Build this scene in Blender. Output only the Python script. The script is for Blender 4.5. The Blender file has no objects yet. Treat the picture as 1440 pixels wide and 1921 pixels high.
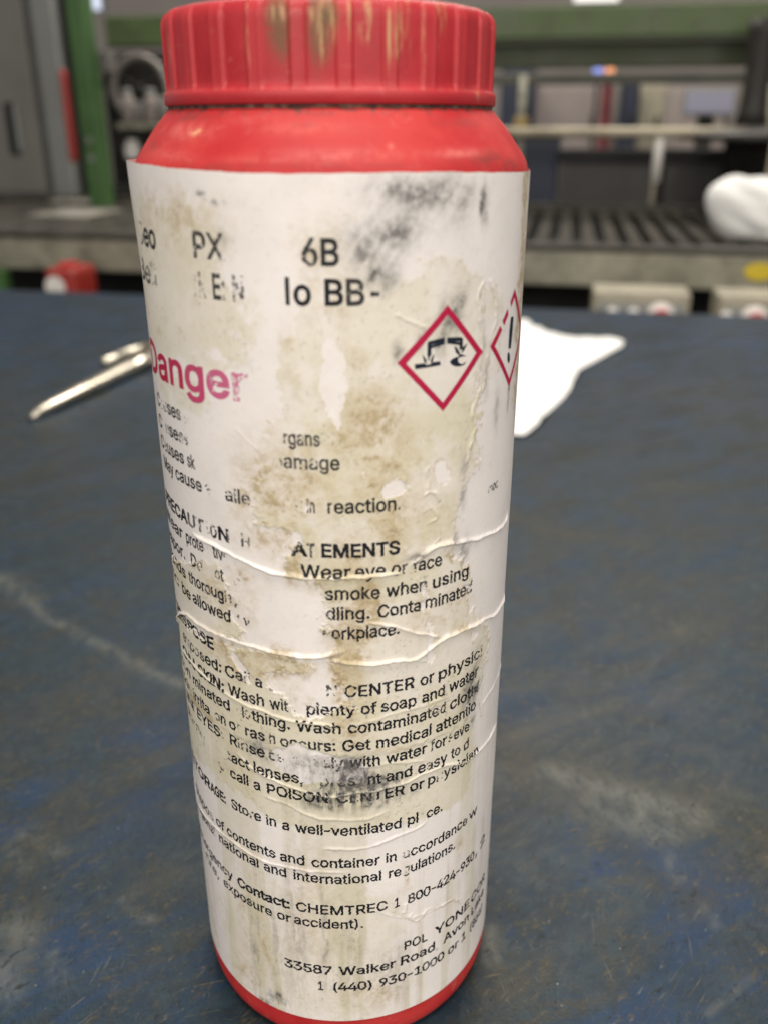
# A worn red plastic chemical bottle with a peeling white label, on a scuffed blue steel bench
import bpy, bmesh, math, random
import numpy as np
from mathutils import Vector, Matrix
from mathutils.geometry import delaunay_2d_cdt
random.seed(7); RNG = np.random.default_rng(11)
sc = bpy.context.scene
COL = sc.collection

# ------------------------------------------------------------------ camera
F_PX, W_PX, H_PX = 1678.67, 1440.0, 1921.0
PITCH, YAW, CAM_D, EYE = 0.4082, 0.0532, 0.2169, 0.2405
FWD = Vector((math.sin(YAW)*math.cos(PITCH), math.cos(YAW)*math.cos(PITCH), -math.sin(PITCH)))
RT = FWD.cross(Vector((0, 0, 1))).normalized()
UP = RT.cross(FWD)
CAM = Vector((0.0, -CAM_D, EYE))
cd = bpy.data.cameras.new('camera'); cam = bpy.data.objects.new('camera', cd); COL.objects.link(cam)
cam.matrix_world = Matrix(((RT.x, UP.x, -FWD.x, CAM.x), (RT.y, UP.y, -FWD.y, CAM.y), (RT.z, UP.z, -FWD.z, CAM.z), (0, 0, 0, 1)))
cd.sensor_fit = 'VERTICAL'; cd.sensor_height = 24.0; cd.lens = F_PX/H_PX*24.0
cd.clip_start = 0.005; cd.clip_end = 60
cd.dof.use_dof = True; cd.dof.focus_distance = 0.226; cd.dof.aperture_fstop = cd.lens/3.1
sc.camera = cam

# ------------------------------------------------------------------ light
world = bpy.data.worlds.new('World'); sc.world = world; world.use_nodes = True
world.node_tree.nodes['Background'].inputs[0].default_value = (0.93, 0.90, 0.86, 1)
world.node_tree.nodes['Background'].inputs[1].default_value = 0.37
def area(name, loc, size, power, col=(1.0, 0.93, 0.84), aim=None):
    l = bpy.data.lights.new(name, 'AREA'); l.shape = 'RECTANGLE'; l.size, l.size_y = size; l.energy = power; l.color = col
    o = bpy.data.objects.new(name, l); COL.objects.link(o); o.location = loc
    if aim: o.rotation_euler = (Vector(aim)-Vector(loc)).to_track_quat('-Z', 'Y').to_euler()
    return o
area('ceiling_and_fill_lamp', (0.10, -0.50, 2.3), (1.3, 0.5), 48)
area('ceiling_and_fill_lamp', (-0.8, -1.7, 0.95), (1.4, 0.6), 23, aim=(0, 0, .1))  # unseen fill added low behind the camera to brighten the label
area('ceiling_and_fill_lamp', (0.9, -1.7, 0.95), (1.4, 0.6), 23, aim=(0, 0, .1))  # matching added fill on the right, also not a ceiling lamp
area('ceiling_and_fill_lamp', (0.6, 3.0, 2.8), (3.2, 1.2), 150)
sc.view_settings.view_transform = 'Standard'; sc.view_settings.look = 'None'; sc.view_settings.gamma = 1
sc.view_settings.exposure = -0.13
sc.cycles.use_denoising = True
sc.cycles.max_bounces = 6

# ------------------------------------------------------------------ helpers
def ray(px, py):
    return FWD + RT*((px-720)/F_PX) - UP*((py-H_PX/2)/F_PX)
E_ = Vector((math.cos(math.radians(14)), -math.sin(math.radians(14)), 0))   # along the bench's far edge
N_ = Vector((math.sin(math.radians(14)), math.cos(math.radians(14)), 0))    # away from the bench
def at(px, py, v):
    """the point seen at that spot of the photograph, v metres away, in bench axes (u, v, z)"""
    d = ray(px, py); p = CAM + d*(v/d.dot(N_))
    return p.dot(E_), v, p.z
def uv(u, v, z=0.0):
    """bench axes (u, v, z) -> world; v is counted from the camera"""
    return E_*u + N_*(v + CAM.dot(N_)) + Vector((0, 0, z))
def on_table(px, py, z=0.0):
    d = ray(px, py); t = (z-EYE)/d.z
    return CAM + d*t

def tag(o, label=None, cat=None, group=None, kind=None):
    for k, v in (('label', label), ('category', cat), ('group', group), ('kind', kind)):
        if v: o[k] = v
    return o
def empty(name, loc, label, cat, group=None, rz=0.0):
    o = bpy.data.objects.new(name, None); COL.objects.link(o); o.location = loc; o.rotation_euler = (0, 0, rz)
    o.empty_display_size = 0.02
    return tag(o, label, cat, group)
def link_mesh(name, me, mat, parent=None, smooth=False):
    o = bpy.data.objects.new(name, me); COL.objects.link(o)
    if mat: me.materials.append(mat)
    if parent:
        o.parent = parent
    if smooth:
        me.polygons.foreach_set('use_smooth', [True]*len(me.polygons))
    return o
def bm_obj(name, bm, mat, parent=None, smooth=False, bevel=0.0):
    if bevel > 0:
        bmesh.ops.bevel(bm, geom=list(bm.edges), offset=bevel, segments=2, affect='EDGES', profile=0.6)
    me = bpy.data.meshes.new(name); bm.normal_update(); bm.to_mesh(me); bm.free()
    return link_mesh(name, me, mat, parent, smooth)
def box_bm(x0, x1, y0, y1, z0, z1, bm=None):
    bm = bm or bmesh.new()
    r = bmesh.ops.create_cube(bm, size=1)
    for v in r['verts']:
        v.co = Vector((x0+(v.co.x+.5)*(x1-x0), y0+(v.co.y+.5)*(y1-y0), z0+(v.co.z+.5)*(z1-z0)))
    return bm
def tube_bm(p, q, r0, r1=None, n=20, bm=None, cap=True):
    bm = bm or bmesh.new(); p, q = Vector(p), Vector(q); d = q-p
    r = bmesh.ops.create_cone(bm, cap_ends=cap, segments=n, radius1=r0, radius2=r0 if r1 is None else r1, depth=d.length)
    m = Matrix.Translation((p+q)/2) @ d.to_track_quat('Z', 'Y').to_matrix().to_4x4()
    bmesh.ops.transform(bm, matrix=m, verts=r['verts'])
    return bm
def lathe_bm(prof, n=48, bm=None, z=0.0, x=0.0, y=0.0):
    bm = bm or bmesh.new(); rings = []
    for r, h in prof:
        rings.append([bm.verts.new((x+r*math.cos(2*math.pi*i/n), y+r*math.sin(2*math.pi*i/n), z+h)) for i in range(n)])
    for a, b in zip(rings, rings[1:]):
        for i in range(n):
            bm.faces.new((a[i], a[(i+1) % n], b[(i+1) % n], b[i]))
    bm.faces.new(rings[-1]); bm.faces.new(list(reversed(rings[0])))
    return bm

class NT:
    def __init__(s, name):
        s.m = bpy.data.materials.new(name); s.m.use_nodes = True; s.t = s.m.node_tree
        s.b = s.t.nodes['Principled BSDF']; s.out = s.t.nodes['Material Output']
        s.co = None
    def n(s, ty, **kw):
        x = s.t.nodes.new(ty)
        for k, v in kw.items(): setattr(x, k, v)
        return x
    def L(s, a, b): s.t.links.new(a, b)
    def set(s, sock, v):
        if isinstance(v, (int, float)): sock.default_value = v
        elif isinstance(v, (tuple, list)): sock.default_value = tuple(v) if len(v) != 3 or sock.type != 'RGBA' else (*v, 1)
        else: s.L(v, sock)
    def coord(s, scale=None, rot=None):
        if s.co is None: s.co = s.n('ShaderNodeTexCoord').outputs['Object']
        if scale is None and rot is None: return s.co
        v = s.co
        for key, val in (('Rotation', rot), ('Scale', scale)):
            if val:
                mp = s.n('ShaderNodeMapping'); s.L(v, mp.inputs[0]); mp.inputs[key].default_value = val; v = mp.outputs[0]
        return v
    def noise(s, scale, detail=4, rough=.55, dist=0.0, vec=None, out='Fac'):
        x = s.n('ShaderNodeTexNoise'); x.inputs['Scale'].default_value = scale; x.inputs['Detail'].default_value = detail
        x.inputs['Roughness'].default_value = rough; x.inputs['Distortion'].default_value = dist
        s.L(vec if vec is not None else s.coord(), x.inputs['Vector']); return x.outputs[out]
    def attr(s, name):
        return s.n('ShaderNodeAttribute', attribute_name=name).outputs['Fac']
    def rng(s, v, a, b, c=0.0, d=1.0):
        x = s.n('ShaderNodeMapRange'); x.interpolation_type = 'SMOOTHSTEP'
        s.set(x.inputs[0], v)
        for i, q in enumerate((a, b, c, d)): s.set(x.inputs[1+i], q)
        return x.outputs[0]
    def math(s, op, a, b=0.0, clamp=False):
        x = s.n('ShaderNodeMath', operation=op); x.use_clamp = clamp; s.set(x.inputs[0], a); s.set(x.inputs[1], b); return x.outputs[0]
    def mix(s, f, a, b, mode='MIX'):
        x = s.n('ShaderNodeMix', data_type='RGBA', blend_type=mode)
        s.set(x.inputs[0], f)
        s.set(x.inputs[6], a if not isinstance(a, tuple) else (*a[:3], 1)); s.set(x.inputs[7], b if not isinstance(b, tuple) else (*b[:3], 1))
        return x.outputs[2]
    def bump(s, h, strength=.3, dist=.001):
        x = s.n('ShaderNodeBump'); x.inputs['Strength'].default_value = strength; x.inputs['Distance'].default_value = dist
        s.L(h, x.inputs['Height']); s.L(x.outputs[0], s.b.inputs['Normal'])
    def fin(s, col, rough=.5, metal=0.0, spec=None):
        s.set(s.b.inputs['Base Color'], (*col[:3], 1) if isinstance(col, tuple) else col)
        s.set(s.b.inputs['Roughness'], rough); s.set(s.b.inputs['Metallic'], metal)
        if spec is not None: s.set(s.b.inputs['Specular IOR Level'], spec)
        return s.m
def simple(name, c, rough=.5, metal=0.0, var=.35, scale=12, dirt=None):
    """painted or bare surface with uneven tone and a little dirt"""
    s = NT(name); f = s.noise(scale, 6, .6)
    col = s.mix(s.rng(f, .3, .7), tuple(x*(1-var) for x in c), tuple(min(1, x*(1+var*.6)) for x in c))
    if dirt: col = s.mix(s.rng(s.noise(scale*2.7, 8, .7), .5, .72, 0, .8), col, dirt)
    s.bump(s.noise(scale*6, 4), .15, .002)
    return s.fin(col, s.rng(f, .3, .7, max(.05, rough-.1), min(1, rough+.12)), metal)
GLYPHS={'A': (480, ["3[3K7$<,83<,;:3K:23K8>8M8'9W7C;I7P;I709V6V8M5(3K", '5A6%5A6^9U6^9U6%']), 'B': (456, ["4K3K4K<,7L<,8@<'9,;V9J;@:$;%:1:A:59Y:29;:*9#9G8=8Z8*8Z8%967\\9N7P:(7>:97&:E6D:I5[:D57:74R9\\469;3]8L3O7R3K", '5P4H7P4H8G4N9-5#9@5<9F5\\9C68996O9*7&8Q75867?7S7B5P7B', '5P8<7I8<8?8G8S8T9&9)909?939W9-::8X:T8:;)7K;/5P;/']), 'C': (510, ["8*3D7(3L6-4(5;4N4U5F4?6J477Y4?9,4U:05;;(6-;O7(<+8*<397<'9X;U:9;B:R;*;+:I;::(;D9?:?9?:,:29H:S8Z;,8*;37:;-6O:W6-::5P9O5@8Y5:7Y5@6Y5P6(6.5<6O4[7:4J8*4D8Z4K9H5$:,5E:?67;D67;:5O;+5.:S4M:9459X3^983P8P3G"]), 'D': (502, ['763K533K534H724H8/4N8]5$9E5A9^6,:16]:67Z:18W9^9L9E:69#:S82;)78;/50;/50<,7<<,8E<$9D;I:6;$:X:.;29,;97Z;26L:X5J:54S9B4.8B3S', '5P<,5P3K4K3K4K<,']), 'E': (419, ['4K3K4K<,9W<,9W;/5P;/5P8=9F8=9F7@5P7@5P4H9Z4H9Z3K']), 'F': (410, ['4K3K4K<,9T<,9T;/5P;/5P859=859=785P785P3K']), 'G': (520, ["8,3D7(3L6,4(5;4O4T5G4>6J477Y4>9,4T:05:;(6,;O7&<+8(<38O<097<'9Y;T::;@:T;(;,:G;<:';E9@:?9@:*:09G:R8Z;+8(;379;-6N:W6-:;5P9O5@8Y5:7Y5@6Y5P6(6.5<6O4[7;4J8,4D8T4H9<4V9Y50:35N:A67:F7%:Y6^8:6^8:7[;I7[;I7#;B6$;.5.:J4A9\\3^9)3K"]), 'H': (517, ['4K3K4K<,5P<,5P8@:/8@:/<,;4<,;43K:/3K:/7C5P7C5P3K']), 'I': (300, ['4.3K4.4H5I4H5I;/4.;/4.<,8,<,8,;/6N;/6N4H8,4H8,3K']), 'K': (467, ['5;6(5;735^8$6E8N7/9;9O<,;+<,7B837?83', '4K3K4K<,5P<,5P915O7<5P6X5P3K', '9W3K6S7^7?8T;,3K']), 'L': (393, ['4K3K4K<,5P<,5P4H9L4H9L3K']), 'M': (628, ["4K3K4K<,6/<,846R8>668J5N8V5'9%4@8R4@8]5&9-5L99659C6R;G<,=+<,=+3K<'3K<'8B<'9*<(9T<):D<*;4<0;4;]:@;M9N;>9%;38B993K8=3K6A8B669$6(9L5T:?5C;45J;45K:G5L9W5M9+5M8B5M3K"]), 'N': (523, ["4K3K4K<,5[<,9:6N9N6.:+5>:E4F:<4E:85?:664:66Z:6<,;:<,;:3K:*3K7%8A6H9.6+:$5?;/5J;15M:'5O9+5P8B5P3K"]), 'O': (533, ["8*3D7(3L6-4(5<4N4U5F4?6J477Y4?9,4U:05<;(6-;O7(<+8*<39,<+:';O:T;(;;:0;Q9,;X7Y;Q6J;;5F:T4N:'4(9,3L", "8*4D8U4J9@4[:&5<:?6':P6Y:U7Y:P8Y:?9P:&:;9@:X8U;-8*;37:;-6O:X6.:;5P9O5@8Y5:7Y5@6Y5P6'6.5<6O4[7:4J"]), 'P': (445, ['4K3K4K<,7F<,8@<&9/;R9Q;9:-:U:;:.:@9?:;8O:-8(9Q7D9/7*8@6V7F6Q5@6Q5@7M7D7M8,7Q8H7[8]8/908E998^9;9?999[90:98]:N8H:^8+;,7C;/5P;/5P3K']), 'R': (449, ["4K3K4K<,7G<,8A<'90;T9R;<:-:X:<:2:@9C:<8T:-8.9R7K90748@7&7G6]536]537Z7E7Z8,7]8I8*8^88918K999'9<9C99:#91:<8^:P8I;#8,;,7D;/5P;/5P3K", '9D3K7A7@8N7@:S3K']), 'S': (447, ["7;3B6C3G5S3T5.4.4O4K4=53455\\5;5\\5A5A5N5+6%4V6=4J7;4@7\\4C8=4K8V4Y9,5/985E9=5^99689/6J8G7(7P796O7J5S8#5)8@4K9)4C9W4I:D4Z;+59;G5];]6K<.7><382<.8[;]9B;G9\\;,:1:F:89]949]9):C8M:\\8*;07<;66Y;36>;+6(:Z5T:I5I:55F9[5J9C5V916@8S7/8D8'868W8'9J7I:26]:<6B:?5^::56:)4O9K419&3V853G"]), 'T': (449, ['4/;/4/<,:H<,:H;/7\\;/7\\3K6X3K6X;/']), 'U': (517, ["7^3C7&3I613Z5E4:5(5#4Q5O4K6D4K<,5O<,5O6I5S6'6$5D675*6R4S774G7^4C8I4G9.4S9H5*9\\5D:,6':06I:0<,;4<,;46D;.5O:X5#::4:9N3Z8Z3I"]), 'V': (480, ["7'3K3[<,5'<,6W7)725\\7S4.7F4.8*5]8A7):2<,;:<,853K"]), 'W': (686, ['623K3[<,5%<,6:6[6F6(6R516\\476T477#517.6(7;6[8Q<,:#<,;96[;E6(;Q51;\\47;S47;^51<-6(<:6[=N<,>U<,<A3K;23K9S9&9B:.93;F9A;F92:28]9&7A3K']), 'X': (474, ["3]3K748;747G4,<,5;<,6I:77'9L7:9,7N8C7C8C7W9,8/9L8I:79Y<,;)<,7^7J7^8>;33K:%3K8C5T8+6<7U6Z7A7B7O7B7<6[7)6=6M5T5.3K"]), 'Y': (472, ['7&3K7&7+3[<,5.<,6W9;798C7U7A7;7A7V8D879;:$<,;2<,8+7+8+3K']), 'a': (389, ["673B5Q3F513P4S4%4?4<424X4-5?415]4:684I6J4]6X5P7.6I777E7>8(7F807N837Z837\\8*8H7K9%6[9.6,9%5I8L5781488B4H9%4^9=5;9O5X9Z6Y:'7J9^8=9K8Q9:9%9#908A947V943K843K844C8/4C7W4(723L", '6A4<7%4@7?4J7S4Y8&508/5F835]836U7^6M7B6G7#6B6F6?5Y665:5^525O5/5<594W5U4C']), 'b': (424, ["7@3C6]3F6C3O5]4.5I4J5C4J5C3K4D3K4D<,5E<,5E8^5I8^5\\9=6B9X6\\:$7@:'819]8X9L9<9/9U8D:(7P:-6T:(5X9U5'9=4<8X3[813I", '774>7X4B864Q8L5+8[5H9(6.9+6T9(7>8[8$8L8A878V7X9(779-6S9(688W6#8B5P8&5G7@5D6T5G6-5P5F6#5)694P6S4B']), 'c': (396, ["7*3C663I5H3[5%4=4G5(475X416R477N4G8B5%9-5H9K669]7*:'8#9\\8P9G979%9M848N8%8A8@8-8V7M9(7*9-6D9(6(8U5O8>5?7]567;536R566.5?5H5O5,6(4Q6D4B7*4=7N4C8.4Q8C5,8O5H9N59984G8Q4$8$3J"]), 'd': (424, ["6Z3C6.3I5B3[4^4<4F5'465X416T467P4F8D4^9/5C9L6.9]6[:'7?:$7X9X8>9=8Q8^8V8^8V<,9W<,9W3K8X3K8X4J8R4J8>4.7W3O7>3F", '7(4>7G4B8&4P8;5)8J5F8T6-8W6T8T7@8K8&8;8B8&8W7H9(7(9-6C9(6(8V5O8A5?8$567>536T566.5@5H5O5+6(4Q6C4B']), 'e': (404, ["7/3C683I5H3[5%4=4G5(475W416R467M4F8A5$9,5F9J649]7(:'8)9Y8E9L8^98988Z9H899S7M9V6Y9V6@4Z6@4Z7895788U7%8R7H8I8,8:8E8&8Y7H9)7(9-6D9)6)8X5P8E5@8-567L537.536I575^5A5=5S5#6.4L6J4A7/4=7Y4D8<4X8Q5<9P5.9D4N92468V3^8:3O7T3F"]), 'f': (254, ['7?9^7?9*3Q9*3Q9^', "5$3K5$:W5';853;Q5D<(5Z<66R<A79<>7N<87>;?72;C6Z;E6B;A61;76(;&6%:J6%3K"]), 'g': (425, ["7*1,6?1/5Y175%1U4B2B582^5M2E612/7*2&7T2+892<8O2X8V3E8V4S8Q4S8>487W3[7>3S6Z3P6/3U5D4*5#4D4F5-465[416V467Q4F8D5#9/5C9L6/9]6[:'7?:%7X9X8?9=8S8^8X8^8X9^9W9^9W3B9R2Q9A2-9'1N8B1;7V10", "7(4J7H4N8'4Z8<528K5L8T618W6X8T7B8K8'8<8B8'8W7H9(7(9-6C9(6(8W5O8A5@8%567@536X56625@5N5O536(4[6C4N"]), 'h': (410, ["5E7>5E3K4D3K4D<,5E<,5E8>598>5O9/6/9M6R9^7>:'8':#8F9T9$9@989$9D8<9H7K9H3K8G3K8G7F8A82808O7Q9&7-9,6O9)688\\6$8N5Q8:5H7\\"]), 'i': (167, ['4D3K4D9^5E9^5E3K', "5';&4R;)4E;24;;?48;N4;;^4E</4R<85'<;57<85E</5N;^5Q;N5N;?5E;257;)"]), 'k': (381, ['5A5\\5A7/5L7/8;9^9K9^6O6^6H6^', '4D3K4D<,5E<,5E3K', '8E3K6+6Q6V7@9W3K']), 'l': (189, ["5^3I583N4Y4#4I4>4D5'4D<,5E<,5E565K4M5U4E6)4C674D6A4E6L3N693J"]), 'm': (610, ['4D3K4D9^5C9^5C8F5?8F5I9&5W9=6C9[76:)7\\:#8>9L8T9.9$8F8W8F9%9$949::$9Z:\\:);?:&;\\9W<99E<L9+<X8G<\\7Z<\\3K;[3K;[7Y;U8@;D8X;*9):J9-:29+9Y9#9<8A927R923K813K818#8,8?7X8V7@9)6^9-659#6#8R5Q8@5H8)5E7I5E3K']), 'n': (410, ["5E7>5E3K4D3K4D9^5C9^5C8>598>5O9/6/9M6R9^7>:'8':#8F9T9$9@989$9D8<9H7K9H3K8G3K8G7F8A82808O7Q9&7-9,6O9)688\\6$8N5Q8:5H7\\"]), 'o': (415, ["7*3C663I5H3[5%4=4G5(475X416R477N4G8B5%9-5H9K669]7*:'7[9]8J9K909-9J8B9[7N:$6R9[5X9J5(904=8J3[7[3I", '7*4=7M4B8-4Q8C5,8R5H8[6.8^6R8[7;8R7]8C8>8-8U7M9(7*9-6D9(6(8U5O8>5?7]567;536R566.5?5H5O5,6(4Q6D4B']), 'p': (424, ["4D144D9^5C9^5C8^5I8^5\\9=6B9X6\\:$7@:'819]8X9L9<9/9U8D:(7P:-6T:(5X9U5'9=4<8X3[813I7@3C6]3F6D3O5]4.5I4J5E4J5E14", '774>7X4B864Q8L5+8[5H9(6.9+6T9(7>8[8$8L8A878V7X9(779-6S9(688W6#8B5P8&5G7@5D6T5G6-5P5F6#5)694P6S4B']), 'r': (259, ["4D3K4D9^5C9^5C9$5F9$5U9>6/9R6L:#70:(7@:'7N:'7N9%7A9'7*9)6M9&668Z6#8L5Q8;5H8%5E7H5E3K"]), 's': (365, ["6M3C6(3F5C3N5'3]4M454<4N4351515>5<4^5O4K6-4@6L4<744A7O4M8%5$8+5:8(5L7Y5[7H6*7/626,6A5;6Q4W7+4D7H4>814B8P4P9/5*9E5F9U6,:$6R:'7::$7Y9W869I8J969'8A8+847]8I7N8[769+6R90639,5V8\\5E8J5@845C7]5O7N6C7:7@7,826Y8Q6B9(6%9.5>9)4Z8W4>8A4'8#3Q7:3F"]), 't': (227, ["7'9^7'9*3Q9*3Q9^", '4P;B5Q;B5Q555S4[5[4L6-4D6A4A6P4B7%4E703M6W3H6?3G5P3M5/4$4W4C4P50']), 'u': (410, ["6M3F6)3J5F3V5,4.4T4J4H524D5^4D9^5E9^5E6'5J5<5\\4Z6;4G7#4A7=4D7T4M8+4\\8:548D5M8G608G9^9H9^9H3K8I3K8I5/8R5/8=4>7\\3\\793K"]), 'v': (389, ["6:3K3\\9^5'9^6<626R5*7)4$6O4$7&5*7;628P9^9V9^7=3K"]), 'w': (567, ['5]3K4&9^5*9^5X71615\\6F486<486Q5Z7)717W9^8[9^9M71:%5[:948:.48:D5Z:Y71;K9^<P9^:T3K9S3K8^6C8P7<8B8784958B9584878&7<7S6C6^3K']), 'x': (379, ['4$3K6B756B6B4,9^579^6*8Q6J7X7*7)6F7)7%7X7D8Q899^9C9^7,6@7,719I3K8>3K7B5(7#5[6D6M7(6M6I5[6+5(5.3K']), 'y': (389, ["4>184L214V205;2.5U2=6.3'6:3J3\\9^5'9^6<626R5*7)4$6O4$7%5*7;628P9^9V9^7'2M6H1X5^1;5.124P14"]), 'j': (167, ['4D9^5E9^5E3-5B2H592-5)1R4P1B44183O143A143A203M204(24472?4A2Q4D3.', '5&;&4R;)4D;24;;?48;N4;;^4D</4R<85&<;57<85E</5N;^5Q;N5N;?5E;257;)']), '0': (453, ["7>3D6E3L5U4'524M4T5D4D6I4?7Y4D9-4T:252;*5U;O6E<+7><386<+9&;O9I;*:':2:79-:<7Y:76I:'5D9J4M9&4'863L", "7>4A8$4G8A4Y8X5:9-6'976Y9;7Y978Y9-9P8X:<8A:Z8$;07>;76W;06::Z6#:<5N9P5D8Y5@7Y5D6Y5N6'6#5:6:4Y6W4G"]), '1': (453, ['4[3K4[4F:.4F:.3K', '83<,833K7/3K7/;+7,;+5)9I5):R6]<,']), '2': (453, ['4O3K4O4>7E7@89898V9*9#9V8\\:48S:J8D:[80;,7;;76[;46C;*60:X5^:D5U:-5R9M4Q9M4V:<5);%5B;D6&;[6M<.7<<38+<.8Q;\\94;E9L;(9[:B:$9W9V8]937^8*6K604K604H:,4H:,3K']), '3': (453, ["753D6D3H5X3U554-4U4H4C5.4;5W5@5W5F5>5Q5*6'4V6<4J764A824L8H4Y8Z509(5G9,6(9)6C8[6[8J74827E7M7O7$7S647S648J8?;+8?;/4U;/4U<,9W<,9W;87.857.8@8'8?8S839;7X9V79:*6Q:06(:*5:9U4Q9;438T3W8)3I"]), '4': (453, ['475<47657R<,8V<,5@6=5@6::D6::D5<', '893K895L896)898]9:8]9:3K']), '5': (453, ["783D6I3I6#3V5?4/5&4K4Q504K5U5M5U5R5?5]5,6D4K784A7U4D834O8I5%8Y5;9'5V9+699'6X8Y788H7O828%7S8075846>8+5S7Q4R7X53<,9Q<,9Q;/6.;/5Y8L5[8L6I9(7@918&9-8E9$9$8Q9<8<9O8#9^7B:+6^:.6::(5H9T4[9:488T3Z8+3J"]), '6': (453, ["7=3D6M3J6%3Z5@475'4Y4T5F4O694S6^5#7J5\\977W<,9%<,6.8$6(8$6<8?6[8R7F8Y858T8[8F9=8.9U7K:'7$:,64:'5C9S4X9:468U3Y8.3I", "7=4?7Y4C864N8J4^8Y589'5S9*649'6R8Y708J7F867V7Y8%7=8(6]8%6E7W607F5]715S6S5P655S5S5]59604^6E4N6]4C"]), '7': (453, ['543K9&;+9&;/4M;/4M<,:.<,:.;,6<3K']), '8': (453, ['7=3D6I3I5[3V58404Y4M4H534C5Z4F6=4P6Z5$77587L5P7[608(608*5J89508S4[994U:#4Z:H5-;-5E;H6);]6O<.7=<38,<.8Q;]94;H9L;-9\\:H:%:#9[999J8S90898K8*8K8(9*7[9B7L9W77:*6Z:46=:85Z:2539]4M9C408\\3V823I', '7=4@7]4C8<4K8R4Y9&5.905D945^906<9%6T8P7+8:7:7[7C7=7F6[7C6@7:6*7+5U6T5J6<5F5^5J5D5T5.6(4Y6>4K6Z4C', '7=8A818K8D8X8R9-8[9B8^9[8[:68S:K8E:\\82;,7=;76H;,66:\\6(:K5[:65X9[5[9B6(9-668X6I8K']), '9': (453, ["7=<38.<-8U;Y9:;?9S:Y:':0:,9>:(8T9X8-8Z6?7#3K5U3K8L7S8R7S8>787\\7%756Z6F6^5\\715=7H5&8,4S8R4O9C4T:45(:[5A;@6&;Y6M<-", "7=;76^;46E;)61:T5]:>5T:$5P9C5T9%5]8F61816E7\\6^7R7=7N7Y7R867\\8J808Y8F9'9$9*9A9':$8Y:>8J:T86;)7Y;4"]), '.': (188, ["523G4]3J4N3T4D4'4A484D4J4N4X4]5&525*5D5&5S4X5]4J6$485]4'5S3T5D3J"]), ',': (188, ["451L4S4V5\\4V5'1L"]), ':': (188, ["523G4]3J4N3T4D4'4A484D4J4N4X4]5&525*5D5&5S4X5]4J6$485]4'5S3T5D3J", '528.4]814N8;4D8J4A8[4D914N9@4]9J529M5D9J5S9@5]916$8[5]8J5S8;5D81']), '-': (453, ['947O946S5E6S5E7O']), '(': (273, ["5,7*589'5W;$6H<J7G<J6V:S688X6.7*675F6S3[7G2'6H2'5^365B4F525V"]), ')': (273, ["442'5)3]5D5G5M7*5C8X5%:S44<J54<J6%;$6D9&6O7*6I5U684D5Y35542'"]), '!': (196, ['4R674N<,5W<,5S67', "553G5$3J4Q3T4G4'4C484G4I4Q4X5$5&555)5G5&5U4X6#4I6&486#4'5U3T5G3J"])}

# ------------------------------------------------------------------ the bottle
BR = 0.0440                      # radius of the labelled wall
def cyl(px, py, R=BR):
    """the spot of the bottle wall seen there in the photograph, as (arc mm, height mm above the bench)"""
    d = ray(px, py); a = d.x**2+d.y**2; b = d.y*-CAM_D; c = CAM_D**2-R*R
    t = (-b-math.sqrt(max(b*b-a*c, 0)))/a; p = CAM+d*t
    return R*math.atan2(p.x, -p.y)*1000, p.z*1000
def wall(s, z, r):
    a = s/(BR*1000); return np.stack([r*np.sin(a), -r*np.cos(a), z/1000.0], -1)
def px_of(s, z):
    p = Vector(wall(np.float64(s), np.float64(z), BR).tolist())-CAM; w = p.dot(FWD)
    return 720+F_PX*p.dot(RT)/w
def s_at(px, z0, m):
    """arc position on the line z0+m*s that is seen at column px"""
    lo, hi = -58.3, 57.5
    for _ in range(40):
        mid = (lo+hi)/2
        if px_of(mid, z0+m*mid) < px: lo = mid
        else: hi = mid
    return (lo+hi)/2

def vnoise(shape, cell, seed):
    """smooth value noise on a grid, cell size in samples"""
    r = np.random.default_rng(seed); cy, cx = (cell if isinstance(cell, tuple) else (cell, cell))
    h, w = shape; gy, gx = int(h/cy)+3, int(w/cx)+3
    g = r.random((gy, gx)); y = np.arange(h)/cy; x = np.arange(w)/cx
    yi, xi = y.astype(int), x.astype(int); fy, fx = y-yi, x-xi
    fy, fx = fy*fy*(3-2*fy), fx*fx*(3-2*fx)
    a = g[yi][:, xi]; b = g[yi][:, xi+1]; c = g[yi+1][:, xi]; d = g[yi+1][:, xi+1]
    fy = fy[:, None]; fx = fx[None]
    return (a*(1-fx)+b*fx)*(1-fy)+(c*(1-fx)+d*fx)*fy
def fbm(shape, cell, octs, seed, gain=.55):
    t, a, n = 0, 1.0, 0.0
    for o in range(octs):
        c = tuple(x/2**o for x in cell) if isinstance(cell, tuple) else cell/2**o
        t = t+a*vnoise(shape, c, seed+o*17); n += a; a *= gain
    return t/n
def inside(P, X, Z):
    m = np.zeros(X.shape, bool); n = len(P)
    x0, x1 = min(p[0] for p in P), max(p[0] for p in P); z0, z1 = min(p[1] for p in P), max(p[1] for p in P)
    iy = np.where((Z[:, 0] >= z0) & (Z[:, 0] <= z1))[0]; ix = np.where((X[0] >= x0) & (X[0] <= x1))[0]
    if not len(iy) or not len(ix): return m
    sy, sx = slice(iy[0], iy[-1]+1), slice(ix[0], ix[-1]+1); x = X[sy, sx]; z = Z[sy, sx]; k = m[sy, sx]
    for i in range(n):
        (ax, az), (bx, bz) = P[i], P[(i+1) % n]
        if az == bz: continue
        k ^= ((az > z) != (bz > z)) & (x < (bx-ax)*(z-az)/(bz-az)+ax)
    return m
def blur(A, r):
    r = int(max(1, r)); 
    for _ in range(2):
        for ax in (0, 1):
            c = np.cumsum(np.pad(A, [(r+1, r) if a == ax else (0, 0) for a in (0, 1)], mode='edge'), axis=ax)
            A = (c[2*r+1:]-c[:-2*r-1])/(2*r+1) if ax == 0 else (c[:, 2*r+1:]-c[:, :-2*r-1])/(2*r+1)
    return A
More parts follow.
